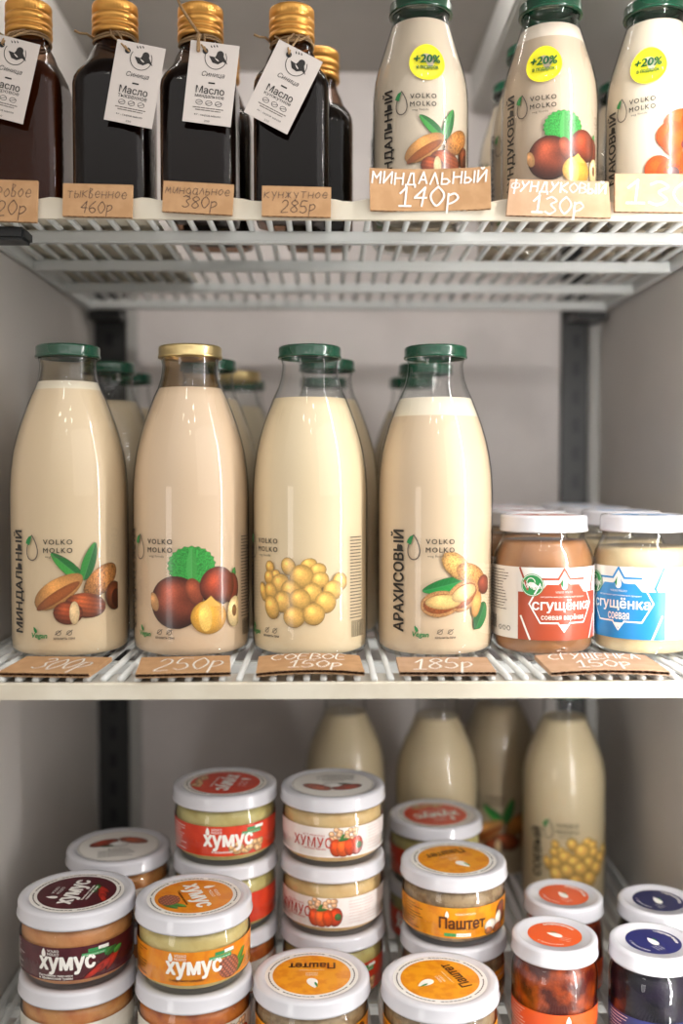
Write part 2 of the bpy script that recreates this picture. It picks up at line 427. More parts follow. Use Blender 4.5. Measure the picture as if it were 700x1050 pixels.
        mb.add(vs, fs, ink_mat(), cols=cs)

def prof_r(prof):
    """outer radius as a function of height, for wrapping print round a vessel"""
    zs = []; rs = []
    for r, z in prof:
        if zs and z <= zs[-1]: continue
        zs.append(z); rs.append(r)
    return lambda z: float(np.interp(z, zs, rs))
def wrap(prof, rot=0.0):
    rf = prof_r(prof); rmax = max(r for r, z in prof)
    def f(x, z, off):
        r = rf(z) + off; a = x / rmax + rot
        return (r * math.sin(a), -r * math.cos(a), z)
    return f

# ------------------------------------------------------------------ materials
GLASS = glass_mat('clear_glass', (0.98, 0.985, 0.98), (0.60, 0.61, 0.60))
GLASS_DARK = glass_mat('brown_glass', (0.58, 0.44, 0.35), (0.10, 0.07, 0.055), rough=0.02, ior=1.42)
_n = GLASS_DARK.node_tree; _tn = _n.nodes.new('ShaderNodeTexNoise'); _tn.inputs['Scale'].default_value = 260; _tb = _n.nodes.new('ShaderNodeBump'); _tb.inputs['Strength'].default_value = 0.25; _tb.inputs['Distance'].default_value = 0.0006
_to = _n.nodes.new('ShaderNodeTexCoord'); _n.links.new(_to.outputs['Object'], _tn.inputs['Vector']); _n.links.new(_tn.outputs['Fac'], _tb.inputs['Height'])
for _g in _n.nodes:
    if _g.type == 'BSDF_GLOSSY': _n.links.new(_tb.outputs[0], _g.inputs['Normal'])
INK = pmat('black_ink', (35, 30, 28), 0.35); GREY_INK = pmat('grey_ink', (95, 85, 78), 0.4); GREEN_INK = pmat('green_ink', (35, 135, 70), 0.35)
DKGREEN_INK = pmat('dark_green_ink', (10, 95, 50), 0.35); WHITE_INK = pmat('white_ink', (245, 242, 236), 0.35)
YELLOW = pmat('yellow_sticker_paper', (242, 232, 40), 0.35); BROWN_INK = pmat('brown_ink', (90, 45, 20), 0.4)
PAPER = pmat('white_label_paper', (238, 234, 228), 0.4)
GREENCAP = pmat('green_painted_tinplate', (0, 66, 44), 0.18, coat=0.6); GOLDCAP = pmat('pale_gold_tinplate', (206, 184, 132), 0.28, metal=0.9)
GOLDALU = pmat('gold_aluminium', (236, 174, 90), 0.34, metal=0.75, bump=(260, 0.08))
WHITELID = pmat('white_painted_tinplate', (212, 211, 217), 0.2, coat=0.5)
KRAFT = pmat('brown_corrugated_board', (196, 154, 112), 0.8, noise=(90, (184, 142, 100), 4)); KRAFT_PALE = pmat('pale_corrugated_board', (194, 158, 128), 0.8, noise=(90, (184, 148, 116), 4))
KRAFT_DARK = pmat('corrugated_fluting', (120, 78, 52), 0.9)
CHALK = pmat('white_marker', (250, 246, 240), 0.7); PENCIL = pmat('grey_pencil', (92, 74, 66), 0.7)
TWINE = pmat('jute_twine', (166, 134, 96), 0.9, bump=(900, 0.6)); WIRE = pmat('white_plastic_coated_wire', (214, 216, 214), 0.35, coat=0.2)
RAIL = pmat('cream_plastic_rail', (222, 215, 198), 0.4, noise=(30, (212, 203, 184), 5)); STRIP = pmat('clear_grey_plastic_strip', (216, 214, 208), 0.3)
WALL = pmat('grey_refrigerator_wall', (216, 211, 206), 0.45, noise=(6, (208, 203, 198), 3))
WALLB = pmat('grey_refrigerator_back_wall', (222, 214, 211), 0.5, noise=(9, (208, 200, 197), 4), bump=(14, 0.15))
CEILM = pmat('grey_refrigerator_ceiling', (176, 172, 166), 0.45, noise=(5, (166, 162, 157), 3)); BLACKM = pmat('black_plastic', (24, 27, 30), 0.4)
UPM = pmat('dark_slotted_steel', (62, 62, 62), 0.4, metal=0.4)

# ------------------------------------------------------------------ the setting: inside of the refrigerator
XL, XR, YB, ZC, ZF, YF = -0.262, 0.312, 1.15, 0.455, -0.56, 0.56
ZT, ZM, ZL = 0.190, -0.1345, -0.420        # the surfaces of the three shelves
struct(MB().box(XL - 0.03, XL, YF, YB, ZF, ZC, WALL).build('wall_left'))
struct(MB().box(XR, XR + 0.03, YF, YB, ZF, ZC, WALL).build('wall_right'))
mb = MB().box(XL - 0.03, XR + 0.03, YB, YB + 0.03, ZF - 0.02, ZC + 0.02, WALLB)
struct(mb.build('wall_back'))
mb = MB().box(XL - 0.03, XR + 0.03, YF, YB, ZC, ZC + 0.02, CEILM)
struct(mb.build('ceiling'))
struct(MB().box(XL - 0.03, XR + 0.03, YF, YB, ZF - 0.02, ZF, WALL).build('floor'))
# evaporator cover on the ceiling, with its small black marking
ec = thing('evaporator_cover', 'pale grey metal cover panel under the refrigerator ceiling above the short milk bottles', 'cover panel', (0.21, 1.0, ZC - 0.0005))
MB().box(-0.045, 0.09, -0.16, 0.149, -0.045, 0, pmat('pale_grey_panel', (200, 198, 194), 0.4), bev=0.003).build('panel', ec)
MB().box(-0.03, -0.005, -0.1601, -0.159, -0.02, -0.012, pmat('faint_grey_print', (120, 120, 120), 0.5)).build('grille_slot', ec)
# slotted uprights at the two back corners
for k, (x0, x1) in enumerate(((-0.262, -0.226), (0.270, 0.300))):
    mb = MB(); mb.box(x0, x1, YB - 0.012, YB - 0.0002, ZF + 0.001, ZC - 0.001, UPM, bev=0.002)
    for i in range(30):
        z = ZF + 0.03 + i * 0.032; mb.box((x0 + x1) / 2 - 0.004, (x0 + x1) / 2 + 0.004, YB - 0.0128, YB - 0.0118, z, z + 0.016, BLACKM)
    struct(mb.build('trim_%d' % (k + 1)))
# pale corner posts beside the uprights
for k, (x0, x1) in enumerate(((-0.2255, -0.214), (0.3005, 0.3118))):
    struct(MB().box(x0, x1, YB - 0.016, YB - 0.0002, ZF + 0.001, ZC - 0.001, pmat('pale_corner_trim', (176, 174, 170), 0.4), bev=0.002).build('trim_%d' % (k + 3)))

# ------------------------------------------------------------------ wire shelves
def shelf(z, yf, pitch, label, lip_h, strip=False, bracket=False, yend=1.085, rail=True):
    t = thing('wire_shelf', label, 'shelf', (0, 0, z), group='wire shelves of the refrigerator')
    mb = MB(); x = XL + 0.014; rw = 0.0023
    while x < XR - 0.01:
        mb.tube([(x, yf + 0.004, -rw), (x, yend, -rw)], rw, WIRE, seg=8); x += pitch
    mb.build('wire_grid', t)
    for y in (yf + 0.078, yf + 0.183, yf + 0.288, yend):
        MB().box(XL + 0.006, XR - 0.006, y - 0.005, y + 0.005, -2 * rw - 0.0085, -2 * rw + 0.0005, WIRE, bev=0.0015).build('cross_bar', t)
    for xs in (XL + 0.004, XR - 0.007):
        MB().box(xs - 0.003, xs + 0.003, yf + 0.001, yend + 0.02, -0.012, -0.0003, WIRE, bev=0.001).build('side_bar', t)
    if rail:
        top = -0.0035 if strip else 0.0
        mb = MB(); n = 90
        # price rail: a plastic strip with a slightly wavy top edge
        vs = []; fs = []
        for i in range(n + 1):
            xx = XL + 0.001 + (XR - XL - 0.002) * i / n; tz = top + (0.0012 * math.sin(i * 1.26) if not strip else 0)
            for (yy, zz) in ((yf, -lip_h), (yf, tz - 0.001), (yf + 0.001, tz), (yf + 0.0035, tz), (yf + 0.0035, -lip_h)): vs.append((xx, yy, zz))
        for i in range(n):
            for k in range(5):
                l = (k + 1) % 5; fs.append([i * 5 + k, i * 5 + l, (i + 1) * 5 + l, (i + 1) * 5 + k])
        mb.add(vs, fs, RAIL, smooth=False); mb.build('price_rail', t)
    if strip:
        MB().box(XL + 0.002, XR - 0.002, yf + 0.0037, yf + 0.036, -0.0060, -0.0048, STRIP).build('plastic_strip', t)
    if bracket:
        MB().box(XL + 0.0005, XL + 0.052, yf + 0.004, yf + 0.026, -0.027, -0.018, BLACKM, bev=0.002).build('bracket', t)
    for sx in (XL + 0.004, XR - 0.038):
        MB().box(sx, sx + 0.034, yend + 0.008, YB - 0.0135, -0.022, -0.013, UPM, bev=0.001).build('hook', t)
    return t
shelf(ZT, 0.700, 0.0147, 'white wire shelf carrying the dark oil bottles and the short milk bottles, seen from below', 0.0138, bracket=True)
shelf(ZM, 0.652, 0.0112, 'white wire shelf carrying the tall milk bottles, seen from slightly above', 0.0145, strip=True)
shelf(ZL, 0.600, 0.0112, 'white wire shelf under the stacked hummus and pate jars', 0.012)
# cream board lying under the two oil bottles at the left
sh = MB().box(-0.255, -0.1275, 0.712, 1.02, 0.0, 0.0015, pmat('cream_board', (232, 224, 206), 0.6)).build('board_sheet', loc=(0, 0, ZT + 0.0002))
tag(sh, 'cream board sheet lying on the top shelf under the two leftmost oil bottles', 'board')

# ------------------------------------------------------------------ tall milk bottle (1 litre)
BIG = [(0.036, 0.0), (0.0405, 0.0015), (0.0428, 0.006), (0.0434, 0.013), (0.0434, 0.118), (0.0430, 0.128), (0.0422, 0.138), (0.0405, 0.150), (0.0382, 0.160),
       (0.0350, 0.171), (0.0312, 0.1815), (0.0275, 0.191), (0.0240, 0.1985), (0.0218, 0.2055), (0.0208, 0.212), (0.0206, 0.216), (0.0214, 0.2185), (0.0214, 0.2205), (0.0206, 0.2215), (0.0206, 0.226)]
SMALL = [(0.030, 0.0), (0.0336, 0.0012), (0.0355, 0.005), (0.0361, 0.011), (0.0361, 0.086), (0.0357, 0.094), (0.0347, 0.103), (0.0322, 0.1135), (0.0285, 0.1250),
         (0.0250, 0.1365), (0.0226, 0.1440), (0.0212, 0.1485), (0.0206, 0.1510), (0.0213, 0.1522), (0.0213, 0.1540), (0.0206, 0.1550), (0.0206, 0.1590)]
BIG = [(r, z if z < 0.12 else 0.12 + (z - 0.12) * 0.995) for r, z in BIG]
MID = [(0.034, 0.0), (0.0382, 0.0015), (0.0403, 0.006), (0.0408, 0.013), (0.0408, 0.114), (0.0402, 0.128), (0.0380, 0.141), (0.0338, 0.153), (0.0280, 0.166), (0.0232, 0.176), (0.0210, 0.183), (0.0206, 0.198), (0.0214, 0.2005), (0.0214, 0.2025), (0.0206, 0.2035), (0.0206, 0.208)]
def cap_mesh(mb, z, mat, r=0.0238, h=0.0090, seg=64):
    # twist-off cap: rolled lower bead, straight skirt, raised rim, sunk top
    mb.lathe([(0, z + h - 0.0012), (r * 0.80, z + h - 0.0012), (r * 0.86, z + h), (r * 0.93, z + h), (r * 0.975, z + h - 0.0008), (r * 0.985, z + h - 0.002),
              (r * 0.985, z + 0.0024), (r, z + 0.0018), (r * 1.01, z + 0.0009), (r, z), (r * 0.9, z), (r * 0.9, z + 0.003)], mat, seg=seg)

def inner(prof, d, top):
    rf = prof_r(prof); zs = sorted(set([0.004, 0.006, 0.009, 0.013] + [z for r, z in prof if 0.013 < z < top] + [top])); out = [(0, 0.003), (rf(0.004) - d - 0.004, 0.003)]
    out += [(max(rf(z) - d - (0.0015 if z < 0.005 else 0), 0.001), z) for z in zs if z > 0.003]; out.append((0, top)); return out

RC = random.Random(5)
def px_art(kind, sc=1.0):
    """picture of the nuts, in metres round the bottle; origin under the logo, z from the bottle's foot"""
    u = 0.000143 * sc      # size of one drawing unit
    if kind == 'almond':
        c = Canvas(-170 * u, 10 * u, 330 * u, 580 * u, 0.0004); X = lambda x: (x - 345) * u; Z = lambda y: (855 - y) * u
        c = Canvas(X(190), Z(700), X(655), Z(275), 0.00038)
        c.leaf(X(445), Z(465), X(292), Z(333), 75 * u, (60, 150, 60), (30, 105, 45)); c.leaf(X(448), Z(470), X(512), Z(283), 78 * u, (50, 135, 55), (30, 100, 45))
        c.ell(X(545), Z(475), 112 * u, 62 * u, R_(38), (196, 130, 66), 0.45, 0.25, pits=0.3); c.ell(X(625), Z(560), 58 * u, 74 * u, 0.1, (110, 55, 28), 0.5); c.ell(X(640), Z(575), 34 * u, 48 * u, 0.1, (62, 28, 15), 0.2)
        c.ell(X(325), Z(524), 140 * u, 62 * u, R_(33), (205, 145, 80), 0.35, 0.3, point=0.12); c.ell(X(322), Z(548), 128 * u, 26 * u, R_(33), (160, 88, 40), 0.3, 0)
        c.ell(X(462), Z(598), 106 * u, 62 * u, R_(-8), (160, 78, 40), 0.55, 0.45, stripes=18); c.ell(X(372), Z(632), 72 * u, 58 * u, R_(-4), (156, 72, 38), 0.55, 0.35, stripes=16)
        c.ell(X(403), Z(633), 24 * u, 58 * u, 0, (226, 196, 148), 0.2, 0.1)
    elif kind == 'hazelnut':
        X = lambda x: (x - 330) * u; Z = lambda y: (735 - y) * u * 0.98
        c = Canvas(X(150), Z(640), X(640), Z(160), 0.00038)
        pts = []
        for i in range(44):
            a = 2 * math.pi * i / 44; r = 122 * (1.0 if i % 2 else 0.92); pts.append((X(372 + r * 1.02 * math.cos(a)), Z(268 - r * 0.85 * math.sin(a))))
        c.poly(pts, (52, 148, 62), 0.5)
        c.leaf(X(372), Z(360), X(372), Z(175), 60 * u, (72, 165, 78), (62, 150, 66)); c.leaf(X(600), Z(350), X(612), Z(285), 34 * u, (50, 140, 60))
        c.ell(X(590), Z(392), 50 * u, 78 * u, 0, (122, 50, 32), 0.5); c.ell(X(290), Z(455), 135 * u, 132 * u, 0, (136, 64, 42), 0.65, 0.8, stripes=7)
        c.ell(X(172), Z(455), 26 * u, 48 * u, 0.3, (190, 140, 90), 0.2); c.ell(X(385), Z(400), 42 * u, 70 * u, 0.3, (150, 74, 48), 0.4, 0.3)
        c.ell(X(508), Z(375), 98 * u, 98 * u, 0, (150, 62, 36), 0.6, 0.7, stripes=5)
        c.ell(X(610), Z(515), 48 * u, 78 * u, -0.1, (232, 205, 150), 0.25); c.ell(X(608), Z(510), 16 * u, 30 * u, 0, (120, 82, 45), 0.1)
        c.ell(X(460), Z(532), 94 * u, 86 * u, 0, (232, 172, 66), 0.35, 0.4); c.poly([(X(405), Z(478)), (X(468), Z(424)), (X(520), Z(478))], (236, 186, 90)); c.ell(X(440), Z(535), 34 * u, 70 * u, 0.05, (244, 200, 104), 0.1, 0.2)
    elif kind == 'soy':
        X = lambda x: (x - 300) * u; Z = lambda y: (735 - y) * u * 0.98
        c = Canvas(X(60), Z(595), X(560), Z(225), 0.00038)
        for (x, y, a, b) in ((140, 280, 28, 32), (250, 272, 38, 45), (355, 262, 42, 30), (400, 292, 44, 36), (135, 335, 34, 36), (180, 318, 26, 26), (205, 365, 56, 52), (320, 325, 62, 62), (412, 342, 46, 42),
                             (520, 352, 42, 46), (90, 412, 26, 50), (145, 405, 42, 46), (480, 396, 54, 50), (262, 395, 54, 52), (372, 408, 52, 52), (222, 455, 56, 56), (310, 442, 56, 56), (440, 456, 56, 56), (152, 487, 46, 62), (280, 530, 56, 56), (380, 516, 56, 56)):
            c.ell(X(x), Z(y), a * u, b * u, 0.3, (238, 188, 100), 0.42, 0.3)
    elif kind == 'peanut':
        X = lambda x: (x - 337) * u; Z = lambda y: (735 - y) * u * 0.98
        c = Canvas(X(265), Z(605), X(670), Z(200), 0.00038)
        c.leaf(X(640), Z(470), X(560), Z(610), 110 * u, (36, 110, 56), (28, 88, 46)); c.leaf(X(490), Z(345), X(275), Z(400), 82 * u, (36, 140, 62), (26, 112, 50))
        c.ell(X(450), Z(272), 92 * u, 55 * u, R_(-42), (224, 170, 98), 0.4, 0.2, pits=0.22); c.ell(X(540), Z(320), 100 * u, 52 * u, R_(-24), (214, 150, 84), 0.45, 0.2, pits=0.25); c.ell(X(625), Z(375), 50 * u, 50 * u, 0, (134, 62, 44), 0.5)
        for (dx, k) in ((0, 1.0), (1, 0.8)):
            col = (224, 164, 104) if dx == 0 else (178, 98, 50); hh = 1 if dx == 0 else 0.74
            c.ell(X(365), Z(465), 100 * u * (1 if dx == 0 else .86), 66 * u * hh, R_(8), col, 0.3, 0, pits=0.14); c.ell(X(490), Z(425), 100 * u * (1 if dx == 0 else .86), 72 * u * hh, R_(32), col, 0.3, 0, pits=0.14)
        c.ell(X(382), Z(455), 92 * u, 36 * u, R_(2), (236, 196, 124), 0.35, 0.2); c.ell(X(492), Z(412), 74 * u, 38 * u, R_(22), (232, 196, 132), 0.35, 0.2)
        c.ell(X(570), Z(475), 32 * u, 66 * u, R_(-16), (222, 160, 92), 0.35, 0.2)
    elif kind == 'poppy':
        X = lambda x: (x - 560) * u; Z = lambda y: (735 - y) * u * 0.98
        c = Canvas(X(470), Z(640), X(960), Z(150), 0.0004)
        o = (226, 88, 26)
        for (x, y, a, b) in ((700, 230, 110, 75), (640, 320, 95, 85), (800, 240, 110, 95), (700, 360, 120, 90), (560, 520, 80, 80), (640, 540, 90, 80), (720, 470, 90, 80), (800, 480, 110, 120), (760, 560, 110, 80)):
            c.ell(X(x), Z(y), a * u, b * u, 0.2, o, 0.25, 0.15)
        c.ell(X(745), Z(370), 48 * u, 34 * u, 0, (120, 60, 60), 0.3); c.ell(X(650), Z(540), 40 * u, 32 * u, 0, (110, 80, 80), 0.3); c.ell(X(770), Z(400), 60 * u, 50 * u, 0, (238, 196, 150), 0.3)
        for q in range(14):
            a = q * 0.45; c.ell(X(650 + 52 * math.cos(a)), Z(540 - 44 * math.sin(a)), 5 * u, 5 * u, 0, (70, 40, 50), 0.1)
    return c

def drop_logo(mb, x, z, h, wrapf, off=3e-4, ink=GREY_INK):
    P = drop_pts(x, z, h * 0.66, h, 22); line(mb, P, h * 0.045, wrapf, off, ink, closed=True, maxe=0)
    poly(mb, [(x, z + h * .5)] + [(x - h * (.33 * math.sin(t)), z + h * .5 * math.cos(t)) for t in (0.5, 0.9, 1.2)] + [(x - h * 0.12, z + h * 0.1)], wrapf, off + 1e-4, GREEN_INK, maxe=0)

def milk_print(parent, prof, name, art, rot, sc, art_shift=0.0, art_rot=0.0, table=True, asc=None, tl=1.0, up=0.0, lift=0.0, aup=0.0):
    """everything screen-printed on a milk bottle: variety name, drop logo, brand words, picture, ingredients"""
    mb = MB(); f0 = wrap(prof, R_(rot)); rm = max(r for r, z in prof); f = (lambda x, z, off: f0(x, z + lift, off)); D = lambda deg: rm * R_(deg)
    text(mb, name, D(-38), 0.0535 * sc * tl, 0.0118 * sc, f, INK, rot=R_(90), width=0.0735 * sc * tl * (len(name) / 10.0) ** 0.9, bold=0.030)
    drop_logo(mb, D(-19.5), 0.0782 * sc + up, 0.0178 * sc, f)
    text(mb, 'VOLKO', D(6), 0.0825 * sc + up, 0.0036 * sc, f, INK, width=0.0205 * sc, space=1.25, bold=0.012); text(mb, 'MOLKO', D(6), 0.0765 * sc + up, 0.0036 * sc, f, INK, width=0.0205 * sc, space=1.25, bold=0.012)
    text(mb, 'veg foods', D(2.5), 0.0718 * sc + up, 0.0022 * sc, f, GREY_INK, width=0.013 * sc)
    text(mb, 'Vegan', D(-13), 0.0150 * sc, 0.0046 * sc, f, GREEN_INK, width=0.0125 * sc, bold=0.03, shear=0.2); poly(mb, drop_pts(D(-17), 0.0195 * sc, 0.003 * sc, 0.005 * sc, 10, 0.5), f, 3e-4, GREEN_INK, maxe=0)
    for k in (6, 16):
        line(mb, circle_pts(D(k), 0.0175 * sc, 0.0017 * sc, n=10), 0.0004, f, 3e-4, GREY_INK, closed=True, maxe=0); line(mb, [(D(k) - 0.0022 * sc, 0.0163 * sc), (D(k) + 0.0022 * sc, 0.0195 * sc)], 0.0005, f, 3e-4, GREY_INK, maxe=0)
    text(mb, 'ХРАНИТЬ ПРИ +2', D(11), 0.0135 * sc, 0.0015 * sc, f, GREY_INK, width=0.015 * sc, bold=0.03)
    f2 = wrap(prof, R_(rot + art_rot)); c = px_art(art, asc or sc)
    c.emit(mb, lambda x, z, off: f2(x + art_shift, z + lift + aup, off), 2.5e-4)
    if table:
        for i in range(26):
            z = (0.085 - i * 0.00235) * sc; fuzz_lines(mb, D(94), D(112), z - 0.0008, z + 0.0008, 1, 0.0007, f, 3e-4, GREY_INK, RC, 0.1)
        for i in range(22):
            x = D(96) + i * 0.0007; rect(mb, x, x + (0.0002 if i % 3 else 0.0005), 0.012 * sc, 0.024 * sc, f, 3e-4, INK, nx=1)
    return mb.build('printed_label', parent)

def milk_bottle(kind, label, loc, milk, top, capm, name=None, art=None, rot=0, group=None, foam=None, foam_h=0.0, film=None, sticker=None, art_shift=0.0, art_rot=0.0, rz=0.0, seg=72):
    prof = {'big': BIG, 'mid': MID, 'small': SMALL}[kind]; nm = 'milk_bottle'
    t = thing(nm, label, 'bottle', loc, rz, group)
    g = MB().lathe([(0, 0.0022), (prof[0][0] * 0.8, 0.0020), (prof[0][0] * 0.92, 0.0003)] + prof, GLASS, seg=seg); g.build('glass_body', t)
    mm = pmat('milk_%d_%d_%d' % milk, milk, 0.45, sss=0.0); fm = pmat('foam_%d_%d_%d' % foam, foam, 0.5) if foam else mm
    m = MB().lathe(inner(prof, 0.0011, top - foam_h) [:-1] + [(prof_r(prof)(top) - 0.0011, top), (0, top)], mm, seg=seg, matf=(lambda z: fm if (foam and z > top - foam_h - 1e-4) else mm)); m.build('milk', t)
    if film:
        rf = prof_r(prof); zt = prof[-1][1] - 0.006
        fz = [top + (zt - top) * i / 8 for i in range(9)]; MB().lathe([(rf(z) - 0.0009, z) for z in fz], glass_mat('milk_film_%d' % film[0], tuple(lin(film)), (0.35, 0.3, 0.25), 0.3), seg=seg).build('milk_film', t)
    c = MB(); cap_mesh(c, prof[-1][1] - 0.0055, capm); c.build('cap', t)
    if name: milk_print(t, prof, name, art, rot, *((1.0 if kind != 'small' else 0.93,) + (art_shift, art_rot)), **(dict(asc=0.84, tl=1.06, up=0.0055, aup=0.006) if kind == 'small' else dict(lift=0.003)))
    if sticker is not None:
        mb = MB(); f = wrap(prof, R_(sticker)); zc = 0.1075; P = circle_pts(0, zc, 0.0140, n=40)
        poly(mb, P, f, 5e-4, YELLOW); text(mb, '+20%', 0, zc + 0.0022, 0.0062, f, DKGREEN_INK, off=7e-4, bold=0.035, width=0.0205, shear=0.15); text(mb, 'в подарок', 0, zc - 0.0048, 0.0032, f, DKGREEN_INK, off=7e-4, width=0.0165, bold=0.03)
        mb.build('sticker', t)
    return t

YB1 = 0.752
G1 = 'tall milk bottles in the front row of the middle shelf'
b1 = milk_bottle('big', 'tall green-capped milk bottle with printed almonds at the left end of the middle shelf', (-0.1928, YB1, ZM), (219, 196, 162), 0.202, GREENCAP, 'МИНДАЛЬНЫЙ', 'almond', -3, G1, foam=(226, 214, 192), foam_h=0.006, art_rot=10, film=(238, 228, 208))
b2 = milk_bottle('big', 'tall hazelnut milk bottle with pale gold cap, hazelnuts and green leaf printed on it', (-0.1015, YB1, ZM), (217, 190, 160), 0.1975, GOLDCAP, 'ФУНДУКОВЫЙ', 'hazelnut', -30, G1, film=(226, 204, 168), art_rot=30)
b3 = milk_bottle('big', 'tall soy milk bottle with green cap, pile of yellow soybeans printed on it', (-0.0120, YB1, ZM), (230, 209, 173), 0.190, GREENCAP, 'СОЕВЫЙ', 'soy', -51, G1, art_rot=45, art_shift=-0.0035)
b4 = milk_bottle('big', 'tall peanut milk bottle with green cap, peanuts printed on it, beside the white-lidded jars', (0.0825, YB1, ZM), (220, 195, 164), 0.190, GREENCAP, 'АРАХИСОВЫЙ', 'peanut', -7, G1, foam=(238, 226, 204), foam_h=0.0135, art_rot=1)
# rows behind: plain bottles seen blurred between the front ones
gb = 'milk bottles behind the front row of the middle shelf'
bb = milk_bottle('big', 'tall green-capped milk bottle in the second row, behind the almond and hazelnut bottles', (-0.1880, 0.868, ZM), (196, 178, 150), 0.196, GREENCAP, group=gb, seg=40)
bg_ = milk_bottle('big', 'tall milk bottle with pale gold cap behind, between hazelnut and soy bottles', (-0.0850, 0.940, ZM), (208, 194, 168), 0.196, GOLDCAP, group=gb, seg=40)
for (x, y, lb) in ((-0.1900, 0.962, 'tall green-capped bottle in the third row behind the almond bottle'), (-0.0990, 0.845, 'tall green-capped bottle in the second row directly behind the hazelnut bottle'),
                   (-0.0860, 1.032, 'tall green-capped bottle in the last row between hazelnut and soy bottles'), (0.0010, 0.845, 'tall green-capped bottle in the second row directly behind the soy bottle'),
                   (-0.0020, 1.000, 'tall green-capped bottle in the last row behind the soy bottle'), (0.0870, 0.872, 'tall green-capped bottle in the second row behind the peanut bottle'),
                   (0.0870, 1.000, 'tall green-capped bottle in the last row behind the peanut bottle')):
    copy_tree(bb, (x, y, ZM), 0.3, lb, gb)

# ------------------------------------------------------------------ short milk bottles on the top shelf
G2 = 'short milk bottles in the front row of the top shelf'
GB2 = 'short milk bottles behind the front row of the top shelf'
milk_bottle('small', 'short almond milk bottle with yellow +20% sticker on the top shelf', (0.0718, 0.765, ZT), (208, 192, 171), 0.1445, GREENCAP, 'МИНДАЛЬНЫЙ', 'almond', -8, G2, sticker=3, art_rot=12)
milk_bottle('small', 'short hazelnut milk bottle with yellow +20% sticker on the top shelf', (0.1700, 0.765, ZT), (194, 174, 152), 0.1415, GREENCAP, 'ФУНДУКОВЫЙ', 'hazelnut', -26, G2, sticker=-20, foam=(232, 218, 202), foam_h=0.011, art_rot=22)
s3 = milk_bottle('small', 'short poppy milk bottle with yellow +20% sticker and orange flowers at right edge', (0.2500, 0.765, ZT), (226, 214, 194), 0.1455, GREENCAP, 'МАКОВЫЙ', 'poppy', -38, G2, sticker=-26, art_rot=25)
sb = milk_bottle('small', 'short green-capped bottle in the second row, directly behind the short hazelnut bottle', (0.1745, 0.842, ZT), (206, 188, 164), 0.142, GREENCAP, 'ФУНДУКОВЫЙ', 'hazelnut', -45, GB2, seg=48, art_rot=30)
for (x, y, lb) in ((0.1760, 0.921, 'short green-capped bottle in the third row behind the hazelnut bottle'), (0.2700, 0.842, 'short green-capped bottle in the second row behind the poppy bottle'),
                   (0.2730, 0.921, 'short green-capped bottle in the third row behind the poppy bottle'), (0.0745, 0.852, 'short green-capped bottle in the second row directly behind the almond bottle')):
    copy_tree(sb, (x, y, ZT), 0.1, lb, GB2)

